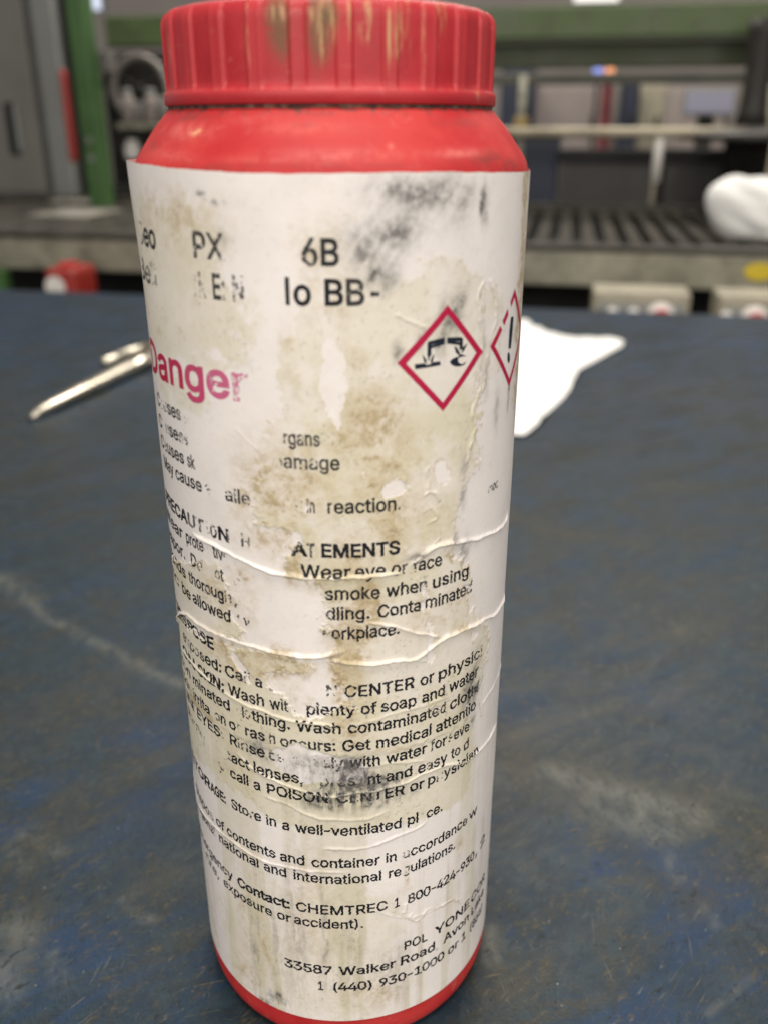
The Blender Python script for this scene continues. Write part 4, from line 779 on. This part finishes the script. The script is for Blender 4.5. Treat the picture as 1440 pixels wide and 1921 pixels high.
for a, b in cnt:
    if (b, a) not in cnt: bm.faces.new((top[b], top[a], bot[a], bot[b]))
bm_obj('cloth_sheet', bm, M_CLOTH, cl, smooth=True)

# the polished steel hand tool on the left: a slim tapering shank with a second arm beside it
s = NT('polished_steel'); n = s.noise(30, 4, .6, 0, s.coord((1, 1, 6)))
M_TOOL = s.fin(s.mix(s.rng(n, .3, .7), (.62, .56, .46), (.80, .74, .62)), s.rng(n, .3, .7, .22, .36), 1.0)
p0, p1 = on_table(58, 780, .004), on_table(290, 668, .008); ax = (p1-p0)
tl = empty('steel_hand_tool', (p0.x, p0.y, 0), 'long slim polished steel tool with a blunt tip, lying left of the bottle', 'hand tool', rz=math.atan2(ax.y, ax.x))
Lt = math.hypot(ax.x, ax.y)
bm = bmesh.new(); rings = []
for t_, w, h in ((0, .0015, .0015), (.012, .0035, .003), (.03, .0055, .0042), (.08, .0068, .0052), (.16, .0072, .006), (.26, .0075, .0066), (Lt+.03, .0078, .0072), (Lt+.09, .0078, .0074), (Lt+.10, .006, .006)):
    w *= 1.3; h *= 1.15
    rings.append([bm.verts.new((t_, w*math.copysign(abs(math.cos(a))**.7, math.cos(a)), .0005+h+h*math.copysign(abs(math.sin(a))**.7, math.sin(a)))) for a in np.linspace(0, 2*math.pi, 20, endpoint=False)])
for a, b in zip(rings, rings[1:]):
    for i in range(20): bm.faces.new((a[i], a[(i+1) % 20], b[(i+1) % 20], b[i]))
bm.faces.new(rings[0][::-1]); bm.faces.new(rings[-1])
bm_obj('shank', bm, M_TOOL, tl, smooth=True)
bm = tube_bm((-.004, 0, .0022), (.006, 0, .0026), .0012, .0021, 14); bm_obj('dark_tip', bm, M_STEELD, tl, smooth=True)
bm = tube_bm((Lt*.80, .036, .0095), (Lt*1.28, .022, .0095), .0048, .006, 16); bm_obj('side_arm', bm, M_TOOL, tl, smooth=True)
bm = tube_bm((Lt*1.27, .023, .0095), (Lt*1.30, -.002, .0095), .006, .0055, 16); bm_obj('bridge', bm, M_TOOL, tl, smooth=True)

# ------------------------------------------------------------------ the workshop behind
fl = bm_obj('floor', box_bm(-6, 6, -3, 12, -.95, -.90), simple('concrete_floor', (.16, .155, .15), .7, 0, .2, 3)); tag(fl, kind='structure')
wl = bm_obj('back_wall', box_bm(-6, 6, 8.0, 8.15, -.90, 4.2), simple('workshop_wall', (.46, .41, .38), .8, 0, .12, 1.5)); tag(wl, kind='structure')
wl.rotation_euler = (0, 0, RZ)

M_BED = simple('oily_bed_steel', (.060, .055, .044), .45, .3, .5, 22, (.03, .025, .02))
M_RAIL = simple('worn_rail_paint', (.27, .26, .20), .5, .1, .35, 14, (.09, .075, .05))
M_BLACK = simple('black_recess', (.006, .006, .007), .6)
M_GREEN = simple('green_machine_paint', (.088, .135, .045), .45, 0, .25, 6, (.05, .055, .025))
M_GREEN2 = simple('bright_green_paint', (.065, .145, .045), .4, 0, .2, 6)
M_CREAM = simple('cream_tube_paint', (.42, .37, .27), .4, .1, .25, 9)
M_GREYP = simple('grey_enclosure_paint', (.185, .18, .165), .55, 0, .12, 3)
M_GREYL = simple('pale_grey_enclosure', (.25, .26, .25), .5, 0, .1, 3)
M_DARK = simple('dark_machine_casting', (.034, .031, .028), .5, .2, .4, 12)
M_DARK2 = simple('charcoal_bin_plastic', (.045, .042, .040), .5, 0, .2, 10)
M_NAVYP = simple('navy_panel', (.030, .038, .065), .5, 0, .2, 5)
M_RED2 = simple('red_enamel', (.32, .028, .020), .4, 0, .1, 8)
M_REDG = simple('red_button_plastic', (.50, .02, .02), .3, 0, .05, 8)
M_BOXC = simple('control_box_paint', (.36, .33, .25), .5, 0, .15, 20)
M_WHITE = simple('white_moulding', (.75, .72, .68), .5, 0, .05, 20)
M_BRUSH = simple('bright_worn_steel', (.55, .52, .46), .35, .6, .2, 25)
M_GRIT = simple('taupe_panel', (.30, .26, .245), .6, 0, .12, 4)
M_YEL = simple('yellow_tag', (.62, .46, .02), .5, 0, .1, 20)

# conveyor bed of the machine
cv = thing('conveyor_bed', 0, 1.75, -.9, 'long steel machine bed with worn cream front rail and cross bars, across the picture', 'conveyor')
z0 = .9
box('front_rail', cv, -1.7, 1.2, 0, .045, z0-.038, z0+.026, M_RAIL, .006)
box('rail_lip', cv, -1.7, 1.2, -.006, .040, z0+.029, z0+.037, M_BED, .002)
box('back_rail', cv, -1.7, 1.2, .95, 1.0, z0-.02, z0+.036, M_BED, .004)
box('bed_plate', cv, -1.7, -.12, .047, .948, z0+.0, z0+.020, M_BED, .003)
box('under_plate', cv, -.118, 1.2, .047, .948, z0-.03, z0-.010, M_BLACK, .002)
me0 = None
for i in range(26):
    if me0 is None:
        b = box('cross_bar', cv, -.014, .014, .05, .945, z0-.006, z0+.022, simple('worn_bar_steel', (.070, .064, .052), .4, .4, .35, 30), .004); me0 = b.data; b.location = (-.09, 0, 0)
    else:
        b = bpy.data.objects.new('cross_bar', me0); COL.objects.link(b); b.parent = cv; b.location = (-.09+i*.048, 0, 0)
u, v, z = at(1425, 510, 1.745); bm_obj('yellow_tag', lathe_bm([(.001, -.002), (.020, -.002), (.020, 0), (.001, .0005)], 24), M_YEL, cv)
bpy.data.objects['yellow_tag'].location = (u, -.004, z+.9); bpy.data.objects['yellow_tag'].rotation_euler = (math.pi/2, 0, 0); bpy.data.objects['yellow_tag'].scale = (1.4, .8, 1)
box('dark_void_sheet', cv, -1.7, 1.2, .30, .32, z0-.7, z0-.031, M_BLACK, 0)  # black sheet standing in for the dark void under the rail
for du in (-1.5, -.4, .9): box('leg', cv, du-.03, du+.03, .33, .39, 0, z0-.032, M_GREEN, .004)
lg = thing('green_post', *at(2, 560, 1.70)[:2], -.9, 'short bright green machine leg at the far left below the rail', 'post')
box('post_body', lg, -.035, .012, 0, .03, 0, .866, M_GREEN2, .003)

# small steel plates lying on the left of the bed
for px0, px1, py, dv, lab in ((92, 200, 402, .10, 'pale steel plate lying on the left of the machine bed, the nearer one'), (118, 205, 378, .08, 'thin pale steel plate lying on the machine bed, the farther one')):
    d0 = ray((px0+px1)/2, py); t_ = (.022-EYE)/d0.z; vv = (d0*t_).dot(N_)
    u0 = at(px0, py, vv)[0]; u1 = at(px1, py, vv)[0]
    pl = thing('steel_plate', (u0+u1)/2, vv, .021, lab, 'metal plate', 'steel plates on the machine bed')
    box('plate_body', pl, -(u1-u0)/2, (u1-u0)/2, -dv, dv, .0003, .008, M_BRUSH, .002)

# black bins behind the bed
for px0, px1, py0, py1, m, lab in ((1052, 1228, 283, 386, M_DARK2, 'dark charcoal bin behind the machine bed, next to the bottle'), (1252, 1425, 283, 390, M_DARK2, 'dark charcoal bin behind the machine bed, right beside the white rag')):
    u0, _, zt = at(px0, py0, 2.76); u1 = at(px1, py0, 2.76)[0]; zb_ = .0
    bn = thing('parts_bin', (u0+u1)/2, 2.76, -.06, lab, 'bin', 'charcoal bins behind the machine bed')
    w = (u1-u0)/2; h = zt+.06
    box('bin_front', bn, -w, w, 0, .012, .0, h, m, .003); box('bin_back', bn, -w, w, .26, .272, 0, h, m, .003)
    box('bin_side', bn, -w, -w+.012, .014, .258, 0, h, m, .002); box('bin_side', bn, w-.012, w, .014, .258, 0, h, m, .002)
    box('bin_floor', bn, -w+.014, w-.014, .014, .258, 0, .012, m, .001); box('bin_rim', bn, -w-.01, w+.01, -.012, -.001, h-.03, h+.004, M_BLACK, .003)
sh = thing('equipment_shelf', 0, 2.73, -.9, 'dark shelf behind the machine bed that carries the bins', 'shelf')
box('shelf_board', sh, -1.0, 1.2, .02, .36, .80, .838, M_DARK, .003)
for du in (-.95, .1, 1.15): box('leg', sh, du-.02, du+.02, .05, .09, 0, .798, M_DARK, .002)
u0 = at(940, 300, 2.8)[0]; u1 = at(1048, 300, 2.8)[0]
nb = thing('navy_box', (u0+u1)/2, 2.80, -.061, 'dark navy equipment box in the shade just right of the bottle', 'box')
box('box_body', nb, -(u1-u0)/2-.03, (u1-u0)/2, 0, .2, 0, at(1000, 262, 2.8)[2]+.061, M_NAVYP, .004)
box('box_lid', nb, -(u1-u0)/2-.034, (u1-u0)/2+.004, -.004, .2, at(1000, 262, 2.8)[2]+.062, at(1000, 254, 2.8)[2]+.061, M_DARK, .002)

# cream guard rail with uprights
gr = thing('guard_rail', 0, 2.45, -.9, 'cream tubular guard rail running behind the machine bed', 'rail')
zr = at(1180, 248, 2.45)[2]+.9
bm_obj('rail_tube', tube_bm((-.55, 0, zr), (1.2, 0, zr), .0115, None, 16), M_CREAM, gr, smooth=True)
u = at(1232, 300, 2.45)[0]; bm_obj('upright', tube_bm((u, .0, zr-.115), (u, 0, zr-.012), .011, None, 14), M_WHITE, gr, smooth=True)
u = at(977, 190, 2.45)[0]; bm_obj('upright', tube_bm((u, .03, zr-.29), (u, .03, zr+.13), .010, None, 14), M_RAIL, gr, smooth=True)
bm_obj('yellow_collar', tube_bm((u, .03, zr-.0), (u, .03, zr+.035), .018, None, 14), simple('ochre_collar', (.28, .20, .06), .5), gr, smooth=True)
for du in (-.52, 1.15): bm_obj('upright', tube_bm((du, 0, 0), (du, 0, zr), .012, None, 14), M_CREAM, gr, smooth=True)
# green portal frame
gf = thing('green_machine_frame', 0, 2.6, -.9, 'green painted steel machine frame, post on the left and wide cross beam at the top', 'machine frame')
box('cross_beam', gf, -1.235, 1.3, .0, .06, 1.342, 1.415, M_GREEN, .006)
box('beam_flange', gf, -.30, 1.3, .064, .12, 1.279, 1.340, simple('shaded_green_paint', (.055, .07, .028), .5, 0, .3, 8), .004)
box('beam_seam', gf, -1.235, 1.3, -.004, -.001, 1.335, 1.341, M_DARK, 0)
box('post', gf, -1.345, -1.292, .0, .06, 0, 1.75, M_GREEN2, .006)
box('post', gf, 1.24, 1.31, .066, .13, 0, 1.278, M_GREEN, .006)
bm_obj('bolt', tube_bm((-1.318, -.001, 1.10), (-1.318, -.010, 1.10), .009, None, 6), M_GREYL, gf); bm_obj('bolt', tube_bm((-1.318, -.001, 1.05), (-1.318, -.010, 1.05), .009, None, 6), M_GREYL, gf)
# grey cross bar behind
gb = thing('grey_crossbar', 0, 3.2, -.9, 'grey steel rail running level below the green beam', 'rail')
z1, z2 = at(1150, 158, 3.2)[2]+.9, at(1150, 136, 3.2)[2]+.9
box('bar_body', gb, -1.6, 1.7, 0, .04, z1, z2, simple('grey_green_paint', (.17, .17, .14), .5, 0, .2, 6), .003)
for du in (-1.55, 1.65): box('bar_leg', gb, du-.02, du+.02, .042, .08, 0, z2, M_GREYP, .003)
# dark pillar of the press at the right
u, v, z = at(1395, 225, 2.62)
dp = thing('press_column', u, 2.52, -.06, 'black press column standing on a wide flared foot at the far right', 'machine column')
zc_ = z+.06
bm_obj('column_shaft', lathe_bm([(.040, zc_-.012), (.034, zc_+.02), (.030, zc_+.06), (.031, zc_+.12), (.036, zc_+.19), (.040, zc_+.215)], 28), M_DARK, dp, smooth=True)
bm_obj('column_foot', lathe_bm([(.050, 0), (.055, zc_-.05), (.17, zc_-.045), (.165, zc_-.030), (.08, zc_-.018), (.045, zc_-.012)], 32), M_DARK, dp, smooth=True)
# grey electrical cabinet
CV = 2.78
cb = thing('electrical_cabinet', -1.255, CV, -.9, 'tall grey electrical cabinet with dark door handle at the left', 'cabinet')
zb_ = at(60, 368, CV)[2]+.9
uh = at(30, 240, CV)[0]+1.255; us = at(75, 200, CV)[0]+1.255; ue = at(118, 200, CV)[0]+1.255
box('cabinet_body', cb, -1.0, ue, .006, .28, zb_, 2.1, M_GREYL, .006)
box('cabinet_door', cb, -1.0, us-.008, -.014, .003, zb_+.01, 2.09, M_GREYP, .004)
box('door_seal', cb, us-.005, us+.010, -.004, .003, zb_+.01, 2.09, simple('rubber_seal', (.08, .08, .08), .7), .001)
box('plinth', cb, -1.0, ue+.03, .01, .3, 0, zb_-.002, M_DARK, .003)
zh1, zh2 = at(30, 290, CV)[2]+.9, at(25, 192, CV)[2]+.9
bm = box_bm(uh-.013, uh+.013, -.032, -.015, zh1, zh2); bm_obj('door_handle', bm, M_BLACK, cb, bevel=.007)
bm = box_bm(uh+.016, uh+.026, -.030, -.015, zh1+.01, zh2-.01); bm_obj('handle_plate', bm, M_GREYL, cb, bevel=.003)
box('dark_gap_strip', cb, ue+.006, ue+.045, .05, .08, zb_, 2.1, M_BLACK, .001)  # black strip standing in for the shade in the gap by the cabinet
# red vertical hose by the post
u, v, z = at(133, 190, 2.55); ht, hb = at(128, 118, 2.55)[2], at(142, 290, 2.55)[2]
rh = thing('red_canister', at(136, 250, 2.55)[0], 2.54, hb-.02, 'narrow red canister fixed between the cabinet and the green post', 'canister')
bm_obj('canister_body', lathe_bm([(.006, 0), (.010, .004), (.0115, .02), (.0115, ht-hb-.02), (.010, ht-hb), (.004, ht-hb+.004)], 24), M_RED2, rh, smooth=True)
bm_obj('canister_bracket', box_bm(-.02, .02, .018, .03, .05, .07), M_DARK, rh)
# machinery between the post and the bottle
mc = thing('drive_housing', -1.08, 2.95, -.9, 'dark machine housing left of the bottle with a pale handwheel ring', 'machine')
zb1 = at(240, 345, 2.95)[2]+.9; zt1 = at(240, 95, 2.95)[2]+.9
uL = at(196, 200, 2.95)[0]+1.08; uR = at(400, 200, 2.95)[0]+1.08
box('housing_back', mc, uL-.02, uR+.2, .05, .3, 0, zt1, M_DARK, .006)
box('housing_foot', mc, uL-.02, uR+.2, -.12, .045, 0, zb1-.0, M_DARK, .004)
u, _, z = at(262, 168, 2.93); bm = bmesh.new()
n1_, n2_ = 40, 10
vv = [[bm.verts.new((u+1.08+(.092+.013*math.cos(b))*math.cos(a), -.01+.013*math.sin(b), z+.9+(.092+.013*math.cos(b))*math.sin(a))) for b in np.linspace(0, 2*math.pi, n2_, endpoint=False)] for a in np.linspace(0, 2*math.pi, n1_, endpoint=False)]
for i in range(n1_):
    for j in range(n2_): bm.faces.new((vv[i][j], vv[(i+1) % n1_][j], vv[(i+1) % n1_][(j+1) % n2_], vv[i][(j+1) % n2_]))
bm_obj('handwheel_rim', bm, simple('worn_wheel_steel', (.24, .22, .20), .4, .3), mc, smooth=True)
bm_obj('handwheel_hub', tube_bm((u+1.08, .048, z+.9), (u+1.08, -.02, z+.9), .022, .016, 18), M_DARK, mc, smooth=True)
for k in range(3):
    a = .5+k*2.094; bm_obj('handwheel_spoke', tube_bm((u+1.08+.018*math.cos(a), -.01, z+.9+.018*math.sin(a)), (u+1.08+.082*math.cos(a), -.01, z+.9+.082*math.sin(a)), .007, .006, 10), M_DARK, mc, smooth=True)
box('housing_ledge', mc, at(222, 238, 2.86)[0]+1.08, uR+.2, -.10, .045, at(240, 243, 2.86)[2]+.9, at(240, 231, 2.86)[2]+.9, M_RAIL, .003)
u, _, z = at(190, 115, 2.93); box('cable_box', mc, u+1.06, u+1.10, -.02, .045, z+.87, z+.93, M_GREYP, .003)
for i, (px, py0, py1, r, m) in enumerate(((232, 228, 165, .020, M_GRIT), (252, 228, 190, .017, M_GREYP), (276, 228, 165, .022, M_GRIT), (298, 228, 180, .018, M_GREYP), (240, 300, 262, .026, M_WHITE), (285, 300, 268, .022, M_DARK2))):
    u, _, z = at(px, py0, 2.84); zt2 = at(px, py1, 2.84)[2]; h = zt2-z
    jr = thing('grey_jar', u, 2.885, z if i < 4 else z, ['slim grey jar at the left end of the row on the ledge', 'short grey jar second in the row on the ledge', 'wide taupe jar third in the row on the ledge', 'grey jar nearest the bottle in the row on the ledge', 'pale jar below the ledge, left of the bottle', 'dark jar below the ledge, partly behind the bottle'][i], 'jar', 'jars kept on the drive housing')
    bm_obj('jar_body', lathe_bm([(r*.9, .001), (r, .006), (r, h*.68), (r*.62, h*.80)], 24), m, jr, smooth=True)
    bm_obj('jar_lid', lathe_bm([(r*.66, h*.80+.0005), (r*.68, h*.82), (r*.68, h*.98), (r*.5, h)], 24), M_GREYL if i != 4 else M_WHITE, jr, smooth=True)
# control boxes just beyond the bench
for k, (px0, px1, lab) in enumerate(((1112, 1296, 'cream control box with a red button, the one nearer the bottle'), (1350, 1530, 'cream control box with a red button at the right edge of the picture'))):
    u0, _, zt2 = at(px0, 546+k*8, 1.60); u1 = at(px1, 560, 1.60)[0]; w = (u1-u0)/2
    bx = thing('control_box', (u0+u1)/2, 1.60, -.20, lab, 'control box', 'control boxes under the machine rail')
    h = zt2+.20
    box('box_body', bx, -w, w, 0, .09, 0, h, M_BOXC, .006)
    box('box_face', bx, -w+.01, w-.01, -.004, -.0005, .02, h-.018, M_GREYL, .001)
    ub = at(1238 if k == 0 else 1415, 585, 1.595)[0]-(u0+u1)/2
    zb2 = h-.040
    bm_obj('button_collar', tube_bm((ub, -.0045, zb2), (ub, -.014, zb2), .026, .024, 24), M_WHITE, bx, smooth=True)
    bm_obj('red_button', tube_bm((ub, -.0145, zb2), (ub, -.032, zb2), .016, .018, 24), M_REDG, bx, smooth=True)
    for j, dx in enumerate((-.115, -.080, -.045)):
        if abs(ub+dx) < w-.012: bm_obj('white_knob', tube_bm((ub+dx, -.0045, zb2+.004), (ub+dx, -.02, zb2+.004), .012, .010, 18), M_WHITE, bx, smooth=True)
    box('box_bracket', bx, -w*.5, w*.5, .092, .15, h-.04, h-.03, M_DARK, .001)
    box('box_stand', bx, -.02, .02, .03, .06, -.70, -.001, M_DARK, .002)
# red and white container at the left
u0, _, zt2 = at(70, 503, 1.62); u1 = at(150, 503, 1.62)[0]; w = (u1-u0)/2*.72
rc = thing('red_container', (u0+u1)/2, 1.62, -.12, 'red container with a round white label under the left end of the rail', 'container')
box('container_body', rc, -w, w, 0, .09, 0, zt2+.12, M_RED2, .012)
bm_obj('white_sticker', tube_bm((-w*.35, -.0005, zt2+.085), (-w*.35, -.002, zt2+.085), .021, None, 24), M_WHITE, rc)
box('container_handle', rc, -w*.4, w*.4, .02, .06, zt2+.1203, zt2+.127, M_REDG, .002)
bx = thing('lower_shelf', 0, 1.60, -.9, 'black shelf under the machine rail carrying the red container', 'shelf')
box('shelf_board', bx, -1.6, -.45, -.02, .14, .74, .779, M_BLACK, .002)
for du in (-1.5, -.5): box('leg', bx, du-.02, du+.02, .03, .07, 0, .739, M_DARK, .002)

# white rag heaped on the bed at the right
u, _, z = at(1432, 405, 1.92)
rg = thing('white_rag', u, 1.93, .038, 'rolled white rag lying on the machine bed at the right edge', 'rag')
bm = bmesh.new(); bmesh.ops.create_icosphere(bm, subdivisions=5, radius=1)
for vtx in bm.verts:
    x, y, q = vtx.co
    tap = 1-.40*max(0, x)
    f = 1+.045*math.sin(5*x+9*q+3*y)+.04*abs(math.sin(6*x+4*y))+.018*math.sin(14*math.atan2(q, y)+4*x)*(1-abs(x))
    X, Z = x*.118, q*.064*f*tap
    vtx.co = (X*math.cos(.42)+Z*math.sin(.42), y*.06*f*tap, -X*math.sin(.42)+Z*math.cos(.42))
lo = min(v.co.z for v in bm.verts)
for vtx in bm.verts: vtx.co.z = max(vtx.co.z-lo-.030, 0)
bm_obj('rag_bundle', bm, M_CLOTH, rg, smooth=True)

# far things seen under the green beam
FAR = [
 ('storage_rack', 940, 1005, 130, 236, 4.2, M_NAVYP, 'dark navy cabinet far off beside the cream upright', 'cabinet'),
 ('taupe_cabinet', 992, 1128, 158, 236, 4.4, M_GRIT, 'taupe cabinet far off, just right of the cream upright', 'cabinet'),
 ('red_bollard', 1130, 1150, 158, 222, 4.0, simple('dull_red_paint', (.30, .05, .06), .5), 'thin dull red post far off between the cabinets', 'post'),
 ('grey_cabinet', 1148, 1180, 158, 236, 4.6, M_GREYP, 'narrow grey cabinet far off behind the red post', 'cabinet'),
 ('navy_locker', 1170, 1202, 150, 234, 4.1, M_NAVYP, 'narrow navy locker far off in the middle of the gap', 'locker'),
 ('cream_locker', 1200, 1252, 158, 232, 4.3, M_BOXC, 'pale cream locker far off right of the navy one', 'locker'),
 ('brown_cabinet', 1250, 1380, 162, 236, 4.8, M_GRIT, 'brownish cabinet far off behind the bright panel', 'cabinet'),
 ('cream_cabinet', 1412, 1480, 150, 232, 4.4, M_BOXC, 'pale cabinet far off at the right edge behind the press column', 'cabinet')]
for nm, x0, x1, y0, y1, v, m, lab, cat in FAR:
    u0, _, zt2 = at(x0, y0, v); u1 = at(x1, y0, v)[0]; zb2 = at(x0, y1+30, v)[2]; w = (u1-u0)/2
    th = thing(nm, (u0+u1)/2, v, -.9, lab, cat)
    box('cabinet_carcass' if cat != 'post' else 'post_body', th, -w, w, 0, .3 if cat != 'post' else .03, 0, zt2+.9, m, .004)
    if cat != 'post':
        box('door_panel', th, -w+.008, w-.008, -.008, -.001, .05, zt2+.885, m, .003)
        box('door_pull', th, w-.035, w-.025, -.02, -.009, zt2+.7, zt2+.78, M_DARK, .001)
def glow(name, c, k):
    s = NT(name); s.fin(c, .5); s.b.inputs['Emission Color'].default_value = (*c, 1); s.b.inputs['Emission Strength'].default_value = k; return s.m
u0, _, z2 = at(1288, 172, 4.0); u1, _, z1 = at(1372, 212, 4.0)
mn = thing('lit_screen', (u0+u1)/2, 4.0, -.9, 'pale lavender lit screen far off, left of the black press column', 'screen')
box('screen_stand', mn, -.03, .03, .03, .08, 0, z1+.9, M_DARK, .002)
box('screen_case', mn, -(u1-u0)/2-.01, (u1-u0)/2+.01, .0, .028, z1+.89, z2+.91, M_GREYL, .003)
box('screen_glass', mn, -(u1-u0)/2, (u1-u0)/2, -.004, -.001, z1+.90, z2+.90, glow('lavender_screen', (.30, .30, .38), .15), 0)
for k, (x0, x1, c, lab) in enumerate(((1112, 1130, (.30, .38, .95), 'small blue indicator lamp glowing far off under the green beam'), (1133, 1152, (1.0, .42, .20), 'small orange indicator lamp glowing far off under the green beam'))):
    u0, _, z = at((x0+x1)/2, 132, 3.6); lp = thing('indicator_lamp', u0, 3.6, -.9, lab, 'lamp', 'indicator lamps under the green beam')
    bm_obj('lamp_post', tube_bm((0, 0, 0), (0, 0, z+.885), .006, None, 10), M_DARK, lp); bm_obj('lamp_lens', lathe_bm([(.010, z+.886), (.016, z+.89), (.016, z+.91), (.008, z+.92)], 16), glow('lamp_glow', c, 1.2), lp, smooth=True)
for k, (x0, x1, y0, y1, v, c, lab) in enumerate(((1075, 1165, -60, 3, 6.5, (1.0, .95, .92), 'bright strip light far off above the green beam right of the cap'), (150, 178, -40, 18, 6.5, (.75, .82, 1.0), 'pale strip light far off beside the green post'))):
    u0, _, z1 = at(x0, y1, v); u1, _, z2 = at(x1, y0, v)
    lp = thing('strip_light', (u0+u1)/2, v, z1, lab, 'lamp', 'strip lights in the hall behind')
    box('light_diffuser', lp, -(u1-u0)/2, (u1-u0)/2, 0, .05, 0, z2-z1, glow('strip_glow', c, .9), .004)
    box('light_case', lp, -(u1-u0)/2-.01, (u1-u0)/2+.01, .052, .1, -.01, z2-z1+.01, M_GREYL, .003)
    box('light_hanger', lp, -.01, .01, .06, .08, z2-z1+.012, 3.2, M_GREYP, 0)
